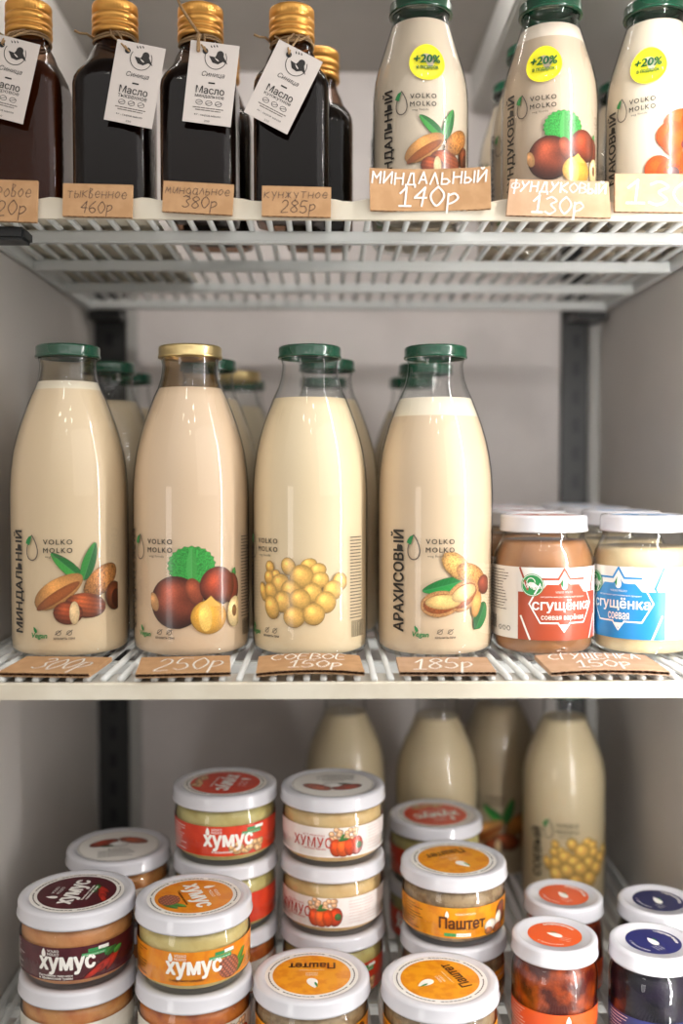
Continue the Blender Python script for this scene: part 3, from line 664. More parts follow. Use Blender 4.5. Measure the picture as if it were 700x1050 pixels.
# ------------------------------------------------------------------ dark oil bottles with hang tags
def sq(a, n): 
    return lambda t: a / (abs(math.cos(t)) ** n + abs(math.sin(t)) ** n) ** (1.0 / n)
def oil_section(r, z, a):
    k = min(1, max(0, (0.117 - z) / 0.02)); n = 2 + 5 * k * k
    return r / (abs(math.cos(a)) ** n + abs(math.sin(a)) ** n) ** (1.0 / n)
OIL = [(0.0, 0.002), (0.022, 0.002), (0.0255, 0.0), (0.0288, 0.001), (0.0300, 0.004), (0.0302, 0.010), (0.0302, 0.094), (0.0298, 0.0995), (0.0286, 0.105), (0.0262, 0.110), (0.0228, 0.1155), (0.0190, 0.1215),
       (0.0160, 0.127), (0.0146, 0.133), (0.0142, 0.137), (0.0142, 0.141)]
OIL = [(r * (0.93 if z < 0.118 else 1.0), z) for r, z in OIL]
def oil_bottle(label, x, y, oilc, tagpos=None, tilt=0.0, word='', group='dark oil bottles on the top shelf', rz=0.0, z=ZT, knot=0):
    t = thing('oil_bottle', label, 'bottle', (x, y, z), rz, group)
    MB().lathe(OIL, GLASS_DARK, seg=64, sect=oil_section).build('glass_body', t)
    om = pmat('oil_%d_%d_%d' % oilc, oilc, 0.4, coat=0.0, spec=0.05)
    ins = [(0, 0.004), (0.022, 0.004), (0.0258, 0.007)] + [(r - 0.0016, zz) for r, zz in OIL if 0.009 < zz < 0.1115] + [(0.0205, 0.113), (0, 0.113)]
    MB().lathe(ins, om, seg=64, sect=oil_section).build('oil', t)
    # ribbed screw cap: knurled crown, two beads, tamper ring
    c = MB(); z0 = 0.1360; h = 0.0235; r = 0.0172
    pr = [(0, z0 + h), (r * 0.9, z0 + h), (r * 0.98, z0 + h - 0.0008), (r, z0 + h - 0.002), (r, z0 + h - 0.0075), (r * 0.92, z0 + h - 0.0080), (r * 0.92, z0 + h - 0.0088), (r, z0 + h - 0.0094), (r * 1.01, z0 + h - 0.0115), (r, z0 + h - 0.0136), (r * 0.92, z0 + h - 0.0142), (r * 0.92, z0 + h - 0.0150),
          (r * 1.0, z0 + h - 0.0165), (r, z0 + 0.0056), (r * 0.92, z0 + 0.0052), (r * 0.92, z0 + 0.0044), (r * 1.01, z0 + 0.0036), (r * 1.01, z0), (r * 0.86, z0)]
    n = [0]
    def knurl(rr, zz, a):
        if zz > z0 + h - 0.0076 and zz < z0 + h - 0.0008 and rr > r * 0.9: return rr * (1 - 0.02 * (0.5 + 0.5 * math.cos(a * 48)))
        return rr
    c.lathe(pr, GOLDALU, seg=144, sect=knurl); c.build('cap', t)
    if tagpos is not None:
        # twine round the neck and down to the tag's eyelet
        tx, tz = tagpos; tx -= x; tz -= z; ty = -0.0350
        tg = bpy.data.objects.new('hang_tag', None)
        mb = MB(); wdt, hgt = 0.0352, 0.0572
        cs, sn = math.cos(-tilt), math.sin(-tilt)
        def pl(a, b, off): return (tx + a * cs - b * sn, ty - off - 0.0022 * (b / hgt + 0.5), tz + a * sn + b * cs)
        hw, hh = wdt / 2, hgt / 2
        PL = pmat('tag_card', (218, 209, 203), 0.6)
        for (o0, dy) in ((0.0, 0), (-0.0005, 0)): rect(mb, -hw, hw, -hh, hh, pl, o0, PL, nx=4, nz=6)
        E = [(-hw, -hh), (hw, -hh), (hw, hh), (-hw, hh)]
        for i in range(4):
            a, b = E[i], E[(i + 1) % 4]; mb.add([pl(*a, 0), pl(*b, 0), pl(*b, -0.0005), pl(*a, -0.0005)], [[0, 1, 2, 3]], PL, smooth=False)
        hx = -0.0065 if knot else -0.009
        poly(mb, circle_pts(hx, hh - 0.0065, 0.0021, n=16), pl, 1.5e-4, BLACKM, maxe=0)
        # bird in a ring
        bx, bz = 0.0015, hh - 0.0105
        line(mb, circle_pts(bx, bz, 0.0078, n=26, a0=R_(150), a1=R_(400)), 0.0005, pl, 1.5e-4, INK, maxe=0)
        poly(mb, [(bx - 0.005, bz + 0.001), (bx - 0.002, bz - 0.0035), (bx + 0.002, bz - 0.0042), (bx + 0.0055, bz - 0.002), (bx + 0.009, bz - 0.0035), (bx + 0.0062, bz + 0.0006), (bx + 0.0045, bz + 0.0034), (bx + 0.001, bz + 0.0038), (bx - 0.0005, bz + 0.0006)], pl, 1.5e-4, INK, maxe=0)
        poly(mb, circle_pts(bx + 0.003, bz + 0.0028, 0.0026, n=14), pl, 1.6e-4, INK, maxe=0); poly(mb, drop_pts(bx + 0.0008, bz - 0.001, 0.0012, 0.004, 10, 1.0), pl, 2.4e-4, PL, maxe=0)
        for q in (-0.004, 0.0, -0.002): poly(mb, drop_pts(bx + q, bz + 0.0085 + q * 0.2, 0.0012, 0.0022, 8, 0.6), pl, 1.5e-4, INK, maxe=0)
        text(mb, 'Синица', 0.001, hh - 0.0225, 0.0042, pl, INK, off=1.5e-4, shear=0.25, width=0.0165, maxe=0)
        line(mb, [(-0.0015, hh - 0.0283), (0.0025, hh - 0.0283)], 0.0011, pl, 1.5e-4, INK, maxe=0)
        text(mb, 'Масло', 0, hh - 0.0335, 0.0052, pl, INK, off=1.5e-4, width=0.0205, bold=0.008, maxe=0)
        text(mb, word, 0, hh - 0.0382, 0.0026, pl, INK, off=1.5e-4, width=0.021, maxe=0)
        for q in (-0.007, 0, 0.007):
            line(mb, circle_pts(q, hh - 0.0425, 0.0024, 0.0017, n=12), 0.00035, pl, 1.5e-4, INK, closed=True, maxe=0); line(mb, [(q - 0.002, hh - 0.0432), (q + 0.002, hh - 0.0418)], 0.00035, pl, 1.5e-4, INK, maxe=0)
        rr = random.Random(3)
        for (zz, ww) in ((hh - 0.0462, 0.011), (hh - 0.0478, 0.009)): fuzz_lines(mb, -ww, ww, zz - 0.0004, zz + 0.0004, 1, 0.0006, pl, 1.5e-4, GREY_INK, rr, 0.05)
        text(mb, '100% сырое масло', 0, hh - 0.0515, 0.0017, pl, INK, off=1.5e-4, width=0.019, maxe=0); text(mb, '250 мл', 0, hh - 0.0552, 0.0013, pl, GREY_INK, off=1.5e-4, width=0.004, maxe=0)
        tgo = mb.build('hang_tag', t); bpy.data.objects.remove(tg)
        s = MB(); nk = []; zt = 0.1350
        for i in range(30):
            a = 2 * math.pi * i / 30; nk.append((0.0158 * math.sin(a), -0.0158 * math.cos(a), zt - 0.001 + 0.0012 * math.sin(2 * a)))
        s.tube(nk, 0.0008, TWINE, seg=6, closed=True)
        s.tube([(p[0] * 1.03, p[1] * 1.03, p[2] - 0.0022) for p in nk], 0.0008, TWINE, seg=6, closed=True)
        eye = Vector(pl(hx, hh - 0.0065, 0.0012)); st = Vector((0.006 if tx < 0.01 else 0.004, -0.0172, zt - 0.001))
        s.tube([st, st.lerp(eye, 0.35) + Vector((0.001, -0.003, 0)), st.lerp(eye, 0.75) + Vector((0, -0.0025, 0)), eye, eye + Vector((0.001, 0.0016, -0.0005))], 0.0008, TWINE, seg=6)
        st2 = st + Vector((-0.004, 0, 0.001)); s.tube([st2, st2.lerp(eye, 0.4) + Vector((-0.003, -0.004, 0)), st2.lerp(eye, 0.8) + Vector((-0.001, -0.003, 0)), eye], 0.0007, TWINE, seg=6)
        if knot == 1: s.tube([(0.002, -0.0172, zt - 0.002), (-0.004, -0.019, zt + 0.006), (-0.012, -0.0195, zt + 0.018), (-0.0165, -0.019, zt + 0.029)], 0.0011, TWINE, seg=6); s.tube([(0.002, -0.0174, zt - 0.002), (0.003, -0.036, zt - 0.010), (0.003, -0.0385, zt - 0.022)], 0.0013, TWINE, seg=6)
        else: s.tube([(-0.0155, -0.004, zt - 0.001), (-0.0195, -0.008, zt + 0.001), (-0.024, -0.010, zt + 0.0005), (-0.028, -0.011, zt + 0.002)], 0.0009, TWINE, seg=6)
        if knot == 2: s.tube([(-0.012, -0.012, zt), (-0.006, -0.019, zt - 0.006), (0.006, -0.02, zt - 0.006), (0.013, -0.013, zt)], 0.0009, TWINE, seg=6)
        s.build('twine', tgo)
    return t
pxw = lambda px, Y, py=485: float(at(px, py, Y)[0])
pzw = lambda py, Y: float(at(350, py, Y)[2])
ZS = ZT + 0.0019
YO = 0.768; YT = YO - 0.037
oil_bottle('square bottle of brown cedar nut oil with gold cap, cut by left edge', pxw(35, YO), YO, (84, 48, 27), (pxw(12.5, YT), pzw(82, YT)), R_(14), 'кедровое', z=ZS)
oil_bottle('square bottle of near-black pumpkin oil with gold cap, beside the brown oil bottle', pxw(122, YO), YO, (22, 12, 12), (pxw(141, YT), pzw(87, YT)), R_(11), 'тыквенное', z=ZS)
oil_bottle('square dark almond oil bottle whose twine runs up over the gold cap', pxw(208, YO), YO, (26, 15, 14), (pxw(218, YT), pzw(86, YT)), R_(7), 'миндальное', knot=1)
oil_bottle('square dark sesame oil bottle with steeply tilted tag, rightmost in the front row', pxw(300, YO), YO, (18, 13, 16), (pxw(291, YT), pzw(89, YT)), R_(27), 'кунжутное', knot=2)
o5 = oil_bottle('dark oil bottle with gold cap peeking out behind the sesame oil bottle', pxw(327, 0.845), 0.845, (16, 12, 13), None, 0, '', group='dark oil bottles behind the front row')
copy_tree(o5, (pxw(226, 0.845), 0.845, ZT), 0, 'dark oil bottle almost hidden behind the almond oil bottle', 'dark oil bottles behind the front row')

# ------------------------------------------------------------------ price cards
def card(label, x, y, z, wd, hg, tilt, lines, mat=KRAFT, curve=0.0, th=0.003, rz=0.0, roll=0.0, pen=CHALK, flat=False, trap=0.0, rise=0.0, group=None):
    """corrugated board cut by hand: two liners with wavy fluting between, handwriting on the front face"""
    mb = MB()
    def pl(a, b, off):
        yy = curve * ((a / (wd / 2)) ** 2 - 1) if curve else 0
        a2 = a * (1 + trap * b / hg)
        return (a2, yy - off, b)
    nx = 16
    rect(mb, -wd / 2, wd / 2, 0, hg, pl, 0, mat, nx=nx, nz=2); rect(mb, -wd / 2, wd / 2, 0, hg, pl, -th, mat, nx=nx, nz=2)
    t2 = 0.0005
    for b in (0, hg):
        rect(mb, -wd / 2, wd / 2, b, b, pl, 0, mat, nx=1)
        for (o0, o1) in ((0, -t2), (-th + t2, -th)):
            vs = []; fs = []
            for i in range(nx + 1):
                a = -wd / 2 + wd * i / nx; vs += [pl(a, b, o0), pl(a, b, o1)]
            for i in range(nx): fs.append([2 * i, 2 * i + 1, 2 * i + 3, 2 * i + 2])
            mb.add(vs, fs, mat, smooth=False)
    for a in (-wd / 2, wd / 2): mb.add([pl(a, 0, 0), pl(a, hg, 0), pl(a, hg, -th), pl(a, 0, -th)], [[0, 1, 2, 3]], mat, smooth=False)
    n = int(wd / 0.0045) * 8; vs = []; fs = []
    for i in range(n + 1):
        a = -wd / 2 + wd * i / n; o_ = -th / 2 + (th / 2 - t2) * math.sin(i * math.pi / 4)
        vs += [pl(a, 0.0001, o_), pl(a, hg - 0.0001, o_)]
    for i in range(n): fs.append([2 * i, 2 * i + 2, 2 * i + 3, 2 * i + 1])
    mb.add(vs, fs, KRAFT_DARK, smooth=False)
    o = mb.build('price_card')
    o.rotation_euler = (tilt, roll, rz); o.location = (x, y, z)
    # handwriting
    hb = MB(); rr = random.Random(len(label))
    for (s, cx, cz, h, w_, wl) in lines: handwrite(hb, s, cx * wd, cz * hg, h, w_, pl, pen, off=7e-4 if curve else 2.5e-4, width=wl, rnd=rr, rise=rise)
    h = hb.build('handwriting', o)
    tag(o, label, 'price card', group)
    return o
GT = 'price cards along the top shelf'; GM = 'price cards along the middle shelf'
YC = 0.6945
def topcard(label, x0, x1, y0, y1, lines, **k):
    wd = (x1 - x0) * YC / 1021; hg = (y1 - y0) * YC / 1021
    return card(label, pxw((x0 + x1) / 2, YC), YC, pzw(y1, YC), wd, hg, R_(-3), [(s, cx, cz, hf * hg, w_, wl * wd if wl else None) for (s, cx, cz, hf, w_, wl) in lines], group=GT, **k)
topcard('brown price card with grey pencil 320р under the leftmost oil bottle', -28, 40, 186, 228, [('кедровое', 0, .75, .3, .0004, .85), ('320р', 0.06, .32, .35, .0005, .6)], pen=PENCIL, roll=R_(1.5))
topcard('brown price card with grey pencil 460р under the pumpkin oil bottle', 67, 137, 190, 223, [('тыквенное', 0, .72, .3, .0004, .86), ('460р', 0, .3, .36, .0005, .46)], pen=PENCIL, roll=R_(1.2))
topcard('brown price card with grey pencil 380р under the almond oil bottle', 168, 239, 188, 219, [('миндальное', 0, .76, .3, .0004, .92), ('380р', 0.04, .36, .38, .0005, .5)], pen=PENCIL, roll=R_(3))
topcard('brown price card with grey pencil 285р under the sesame oil bottle', 269, 339, 191.5, 222, [('кунжутное', 0, .76, .3, .0004, .92), ('285р', 0.04, .33, .4, .0005, .5)], pen=PENCIL, roll=R_(1))
topcard('large curved cardboard price card with white 140р under the short almond milk bottle', 379, 502, 171, 214, [('МИНДАЛЬНЫЙ', 0, .77, .27, .0011, .95), ('140р', 0.0, .33, .45, .0013, .5)], curve=-0.004, roll=R_(-1.0), rise=0.0)
topcard('cardboard price card with white 130р under the short hazelnut milk bottle', 517, 624, 184, 221, [('ФУНДУКОВЫЙ', 0, .8, .26, .0011, .95), ('130р', 0.0, .32, .46, .0013, .5)], mat=KRAFT_PALE, roll=R_(1.2), trap=-0.06)
topcard('pale cardboard price card with faint white 130р, cut by the right edge', 627, 745, 177, 216, [('130р', 0.0, .5, .6, .0014, .78)], mat=KRAFT_PALE, roll=R_(0.3))
def midcard(label, x0, x1, yb, yt, Yb, Yt, lines, rz=0.0, mat=KRAFT, roll=0.0, **k):
    """card lying on the front wires: its lower edge at the price rail, its upper edge towards the bottle"""
    wd = (x1 - x0) * Yb / 1021; hg = (Yt - Yb); zb = ZM + 0.0033
    o = card(label, pxw((x0 + x1) / 2, (Yb)), Yb, zb, wd, hg, R_(-86.5), [(s, cx, cz, hf * hg, w_, wl * wd if wl else None) for (s, cx, cz, hf, w_, wl) in lines], mat=mat, group=GM, **k)
    o.rotation_euler = (R_(-88.5), 0, rz); return o
midcard('brown cardboard price card with white 300р lying before the almond milk bottle', -6, 90, 692, 672, 0.6535, 0.7035, [('300р', 0.1, .52, .62, .0015, .6)], rz=R_(-5))
midcard('brown cardboard price card with white 250р lying before the hazelnut milk bottle', 138, 235, 694, 672, 0.6520, 0.7035, [('250р', 0.08, .5, .68, .0015, .72)], rz=R_(6))
midcard('bent cardboard price card with white 150р lying before the soy milk bottle', 262, 374, 694, 672, 0.6525, 0.7035, [('СОЕВОЕ', 0, .74, .34, .0013, .72), ('150р', 0.06, .27, .40, .0014, .5)], rz=R_(2), curve=0.002)
midcard('cardboard price card with white 185р lying before the peanut milk bottle', 410, 510, 692, 672, 0.6535, 0.6985, [('185р', 0.0, .5, .7, .0016, .62)], mat=KRAFT_PALE, rz=R_(-1))
midcard('pale price card with white 150р lying before the caramel coloured jar', 566, 690, 697, 676, 0.6510, 0.7035, [('СГУЩЕНКА', 0, .76, .32, .0013, .8), ('150р', 0, .3, .38, .0014, .46)], mat=KRAFT_PALE, curve=0.0015)

# ------------------------------------------------------------------ jars of boiled soy milk, right of the bottles
CJ = [(0.0285, 0.0), (0.0335, 0.0012), (0.0362, 0.0045), (0.0372, 0.0100), (0.0375, 0.016), (0.0375, 0.0635), (0.0371, 0.0700), (0.0356, 0.0765), (0.0330, 0.0820), (0.0310, 0.0855), (0.0303, 0.0880), (0.0303, 0.0900), (0.0310, 0.0910), (0.0310, 0.0922), (0.0302, 0.0932), (0.0302, 0.098)]
def lid_mesh(mb, r, z, h, mat, seg=80, ribs=0):
    pr = [(0, z + h - 0.0012), (r * 0.80, z + h - 0.0012), (r * 0.835, z + h - 0.0003), (r * 0.87, z + h), (r * 0.93, z + h), (r * 0.975, z + h - 0.0008), (r * 0.99, z + h - 0.0024), (r * 0.99, z + 0.0028), (r * 1.005, z + 0.002), (r * 1.008, z + 0.001), (r, z), (r * 0.93, z), (r * 0.93, z + 0.003)]
    sect = (lambda rr, zz, a: rr * (1 - 0.004 * (0.5 + 0.5 * math.cos(a * ribs))) if (rr > r * .97 and z + 0.003 < zz < z + h - 0.001) else rr) if ribs else None
    mb.lathe(pr, mat, seg=seg if not ribs else 160, sect=sect)
def condensed(label, x, y, col, contents, second, lvl, rot=0.0, group='soy condensed milk jars on the middle shelf', full=True):
    t = thing('preserve_jar', label, 'jar', (x, y, ZM), 0, group)
    MB().lathe([(0, 0.003), (0.026, 0.003), (0.0285, 0.0003)] + CJ, GLASS, seg=72).build('glass_body', t)
    MB().lathe(inner(CJ, 0.0016, lvl), pmat('spread_%d_%d_%d' % contents, contents, 0.3, noise=(35, tuple(int(c * 0.9) for c in contents), 3), coat=0.3), seg=64).build('contents', t)
    l = MB(); lid_mesh(l, 0.0326, 0.0912, 0.0125, WHITELID, ribs=60)
    top = lambda a, b, off: (a, b, 0.1025 + off); CM = pmat('label_colour_%d_%d_%d' % col, col, 0.35)
    poly(l, circle_pts(0, 0, 0.0262, n=40), top, 2e-4, CM, maxe=0); poly(l, drop_pts(0, 0.004, 0.009, 0.014, 14), top, 4e-4, WHITE_INK, maxe=0); text(l, 'сгущёнка', 0, -0.008, 0.006, top, WHITE_INK, off=4e-4, bold=0.02, width=0.036, maxe=0)
    l.build('lid', t)
    if full:
        mb = MB(); f = wrap(CJ, R_(rot)); zb, zt = 0.0140, 0.0665; R0 = 0.0375; D = lambda d: R0 * R_(d); h = zt - zb
        rect(mb, D(-150), D(150), zb, zt, f, 2e-4, PAPER, nx=70)
        cx = D(12); wdt = 0.0285
        def pt(a, b): return (cx + a * wdt, zb + h / 2 + b * h / 2)
        def stripe(P, off=5e-4, wd=0.0012, m=CM): line(mb, [pt(*p) for p in P], wd, f, off, m)
        rect(mb, cx - wdt * 1.18, cx + wdt * 1.18, zb, zb + h * 0.66, f, 3.5e-4, CM)
        poly(mb, [pt(-0.62, 0.30), pt(-0.42, 0.56), pt(-0.12, 0.56), pt(0, 0.74), pt(0.12, 0.56), pt(0.42, 0.56), pt(0.62, 0.30)], f, 3.5e-4, CM)
        S = [(-0.88, 0.0), (-0.60, 0.56), (-0.16, 0.56), (0, 0.84), (0.16, 0.56), (0.60, 0.56), (0.88, 0.0), (0.60, -0.52), (0.16, -0.52), (0, -0.76), (-0.16, -0.52), (-0.60, -0.52)]
        stripe([S[11], S[0], S[1], S[2], S[3], S[4], S[5], S[6], S[7]], m=WHITE_INK, wd=0.0011); stripe(S[7:12], m=WHITE_INK, wd=0.0011)
        stripe([(a * 0.98, b + 0.13) for a, b in S[1:6]], m=CM, wd=0.0014)
        stripe([(-1.13, 0.98), (-0.92, 0.42), (-1.13, -0.02)], wd=0.0014); stripe([(1.13, 0.98), (0.92, 0.42), (1.13, -0.02)], wd=0.0014); stripe([(-1.10, -0.35), (-0.86, -0.98)], m=WHITE_INK, wd=0.0014); stripe([(1.10, -0.35), (0.86, -0.98)], m=WHITE_INK, wd=0.0014)
        poly(mb, [pt(-0.14, -0.56), pt(0.14, -0.56), pt(0, -0.70)], f, 5e-4, WHITE_INK)
        poly(mb, [pt(-1.18, 0.32), pt(-0.9, 0.32), pt(-1.02, 0.7), pt(-1.18, 0.98)], f, 4.5e-4, PAPER); poly(mb, [pt(1.18, 0.32), pt(0.9, 0.32), pt(1.02, 0.7), pt(1.18, 0.98)], f, 4.5e-4, PAPER)
        text(mb, 'сгущёнка', cx, zb + h * 0.475, 0.0098, f, WHITE_INK, off=6e-4, bold=0.025, width=0.0455)
        text(mb, second, cx, zb + h * 0.315, 0.0050, f, WHITE_INK, off=6e-4, bold=0.012, width=0.033 if len(second) > 8 else 0.0165)
        text(mb, 'натуральный растительный продукт', cx, zb + h * 0.60, 0.0015, f, WHITE_INK, off=6e-4, width=0.034)
        poly(mb, drop_pts(cx, zb + h * 0.79, 0.0062, 0.0098, 16), f, 6e-4, WHITE_INK); poly(mb, [(cx - 0.0028, zb + h * 0.78), (cx - 0.0008, zb + h * 0.86), (cx - 0.0012, zb + h * 0.72)], f, 8e-4, GREEN_INK, maxe=0)
        text(mb, 'VOLKO MOLKO', cx, zb + h * 0.665, 0.0015, f, WHITE_INK, off=6e-4, width=0.013)
        gx = cx - wdt * 0.80; poly(mb, circle_pts(gx, zb + h * 0.76, 0.0082, n=32), f, 7e-4, pmat('vegan_green', (22, 140, 66), 0.3)); line(mb, circle_pts(gx, zb + h * 0.76, 0.0075, n=32), 0.0004, f, 9e-4, WHITE_INK, closed=True, maxe=0)
        text(mb, 'Vegan', gx + 0.0010, zb + h * 0.735, 0.0042, f, WHITE_INK, off=9e-4, width=0.011, bold=0.02); line(mb, circle_pts(gx - 0.001, zb + h * 0.80, 0.003, n=12), 0.0005, f, 9e-4, WHITE_INK, maxe=0)
        for i in range(14): fuzz_lines(mb, D(-92), D(-52), zt - 0.003 - i * 0.0022 - 0.0004, zt - 0.003 - i * 0.0022 + 0.0004, 1, 0.00055, f, 3.5e-4, GREY_INK, RC, 0.3)
        for i in range(18): rect(mb, D(-92) + i * 0.00065, D(-92) + i * 0.00065 + (0.0002 if i % 3 else 0.0004), zb + 0.0055, zb + 0.0155, f, 3.5e-4, INK, nx=1)
        for i in range(3): line(mb, circle_pts(D(-66 + i * 7), zb + 0.007, 0.0017, n=6), 0.0004, f, 3.5e-4, INK, closed=True, maxe=0)
        for i in range(14): fuzz_lines(mb, D(64), D(120), zt - 0.003 - i * 0.003 - 0.0004, zt - 0.003 - i * 0.003 + 0.0004, 1, 0.0004, f, 3.5e-4, pmat('pale_grey_ink', (200, 196, 190), 0.5), RC, 0.3)
        mb.build('label', t)
    return t
YJ = 0.747
RED = (172, 74, 46); BLU = (34, 132, 196)
cj = condensed('jar of caramel brown condensed soy milk with rust red star label and white lid', 0.1640, YJ, RED, (160, 110, 70), 'соевая варёная', 0.0845, -1)
cb = condensed('jar of cream coloured condensed soy milk with blue star label, at the right edge', 0.2400, YJ, BLU, (226, 204, 160), 'соевая', 0.0795, -57)
words = ('second', 'third', 'last')
for k, y in enumerate((0.829, 0.911, 0.993)):
    copy_tree(cj, (0.1680, y, ZM), 0.2, 'white-lidded jar, %s in the row behind the rust labelled jar' % words[k], 'soy condensed milk jars on the middle shelf')
    copy_tree(cb, (0.2465, y, ZM), 0.2, 'jar with blue lid print, %s in the row behind the blue labelled jar' % words[k], 'soy condensed milk jars on the middle shelf')

# ------------------------------------------------------------------ hummus and pate jars
HJ = [(0.0330, 0.0), (0.0362, 0.0012), (0.0372, 0.0035), (0.0385, 0.0052), (0.0402, 0.0075), (0.0409, 0.012), (0.0409, 0.034), (0.0404, 0.0385), (0.0392, 0.0425), (0.0385, 0.0445), (0.0388, 0.046), (0.0380, 0.048), (0.0380, 0.053)]
HLID_Z, HLID_H, HR = 0.0450, 0.0112, 0.0425
PITCH = 0.0556
STY = {
 'chili': dict(c=(84, 24, 34), c2=(74, 20, 30), word='хумус', art='chili', sub=('Копчёные перчики', 'и прованские травы'), subc=WHITE_INK, cont=(204, 142, 88), cont2=(186, 118, 66)),
 'cone': dict(c=(230, 142, 24), c2=(222, 126, 18), word='хумус', art='cone', sub=('С кедровыми орешками',), subc=BROWN_INK, cont=(206, 188, 124), cont2=(192, 168, 100)),
 'red': dict(c=(220, 66, 34), c2=(212, 58, 30), word='хумус', art='peas', sub=('Классический',), subc=WHITE_INK, cont=(196, 184, 118), cont2=(176, 158, 92)),
 'white': dict(c=(236, 230, 226), c2=(232, 224, 220), word='ХУМУС', art='pepper', sub=('с печёным перцем',), subc=pmat('red_ink', (190, 62, 48), 0.4), cont=(212, 182, 128), cont2=(198, 160, 104)),
 'pate': dict(c=(236, 156, 24), c2=(224, 136, 18), word='Паштет', art='mush', sub=('шампиньоны',), subc=BROWN_INK, cont=(158, 134, 100), cont2=(110, 84, 56)),
 'plain': dict(c=(222, 216, 204), c2=(216, 208, 196), word='', art='peas', sub=(), subc=INK, cont=(200, 140, 80), cont2=(176, 96, 48)),
 'amber': dict(c=(222, 216, 204), c2=(216, 208, 196), word='', art='pepper', sub=(), subc=INK, cont=(198, 112, 44), cont2=(150, 62, 26)),
}
_artcache = {}
def label_art(kind, x, z, h):
    c = Canvas(x - 0.017, z, x + 0.017, z + h, 0.00042); q = random.Random(4)
    if kind == 'chili':
        for (dx, dz, rt) in ((-0.004, 0.006, 34), (0.002, 0.0075, 38), (-0.0075, 0.0035, 28), (0.0075, 0.0085, 48)): c.ell(x + dx, z + dz, 0.0085, 0.0021, R_(rt), (178, 44, 30), 0.45, 0.3)
        c.leaf(x + 0.001, z + 0.0135, x + 0.011, z + 0.021, 0.008, (54, 130, 58)); c.leaf(x + 0.008, z + 0.013, x + 0.0155, z + 0.0165, 0.005, (70, 150, 60)); c.leaf(x + 0.0, z + 0.016, x - 0.001, z + 0.0235, 0.0065, (46, 118, 52))
    if kind == 'cone':
        c.leaf(x + 0.004, z + 0.004, x + 0.0165, z + 0.018, 0.006, (80, 150, 60)); c.leaf(x + 0.003, z + 0.002, x + 0.016, z + 0.010, 0.006, (64, 138, 56))
        cone = c.ell(x, z + h * 0.48, 0.0088, h * 0.47, -0.15, (120, 60, 46), 0.3)
        for j in range(8):
            for i in range(5):
                c.ell(x - 0.0072 + i * 0.0036 + (j % 2) * 0.0018 + (j - 4) * 0.0003, z + h * 0.10 + j * h * 0.108, 0.0019, 0.0014, 0, (168, 96, 72), 0.6, 0.4, clip=cone)
    if kind == 'peas':
        for i in range(26): c.ell(x + q.uniform(-0.014, 0.015), z + q.uniform(0.002, h * 0.5), 0.0024, 0.0023, 0, (228, 182, 128), 0.45, 0.3)
    if kind == 'pepper':
        for i in range(34): c.ell(x + q.uniform(-0.012, 0.010), z + q.uniform(h * 0.50, h * 0.95), 0.0023, 0.0021, 0, (230, 182, 140), 0.45, 0.3)
        c.ell(x + 0.0090, z + h * 0.36, 0.0055, h * 0.32, -0.15, (206, 62, 26), 0.5, 0.35); c.ell(x + 0.011, z + h * 0.36, 0.0028, 0.0030, 0, (56, 96, 48), 0.3)
        c.ell(x - 0.0075, z + h * 0.32, 0.0050, h * 0.30, 0.1, (216, 78, 30), 0.4, 0.3); c.ell(x - 0.002, z + h * 0.31, 0.0055, h * 0.31, 0, (226, 92, 36), 0.4, 0.4); c.ell(x + 0.0030, z + h * 0.33, 0.0042, h * 0.30, 0, (208, 70, 28), 0.4, 0.3)
        c.leaf(x - 0.004, z + h * 0.60, x - 0.001, z + h * 0.78, 0.003, (66, 128, 56)); c.leaf(x - 0.006, z + h * 0.56, x + 0.003, z + h * 0.62, 0.003, (60, 118, 52))
    if kind == 'mush':
        c.ell(x + 0.010, z + h * 0.60, 0.0075, h * 0.38, -0.3, (112, 54, 34), 0.5, 0.3); c.ell(x + 0.0055, z + h * 0.42, 0.0040, h * 0.26, -0.3, (236, 220, 200), 0.3)
        c.ell(x - 0.004, z + h * 0.30, 0.0058, 0.0048, 0.2, (238, 228, 214), 0.35, 0.2); c.ell(x - 0.0055, z + h * 0.13, 0.0040, 0.0028, 0, (190, 120, 80), 0.4); c.ell(x + 0.005, z + h * 0.12, 0.0060, 0.0036, 0.1, (150, 84, 54), 0.4, 0.2)
    return c
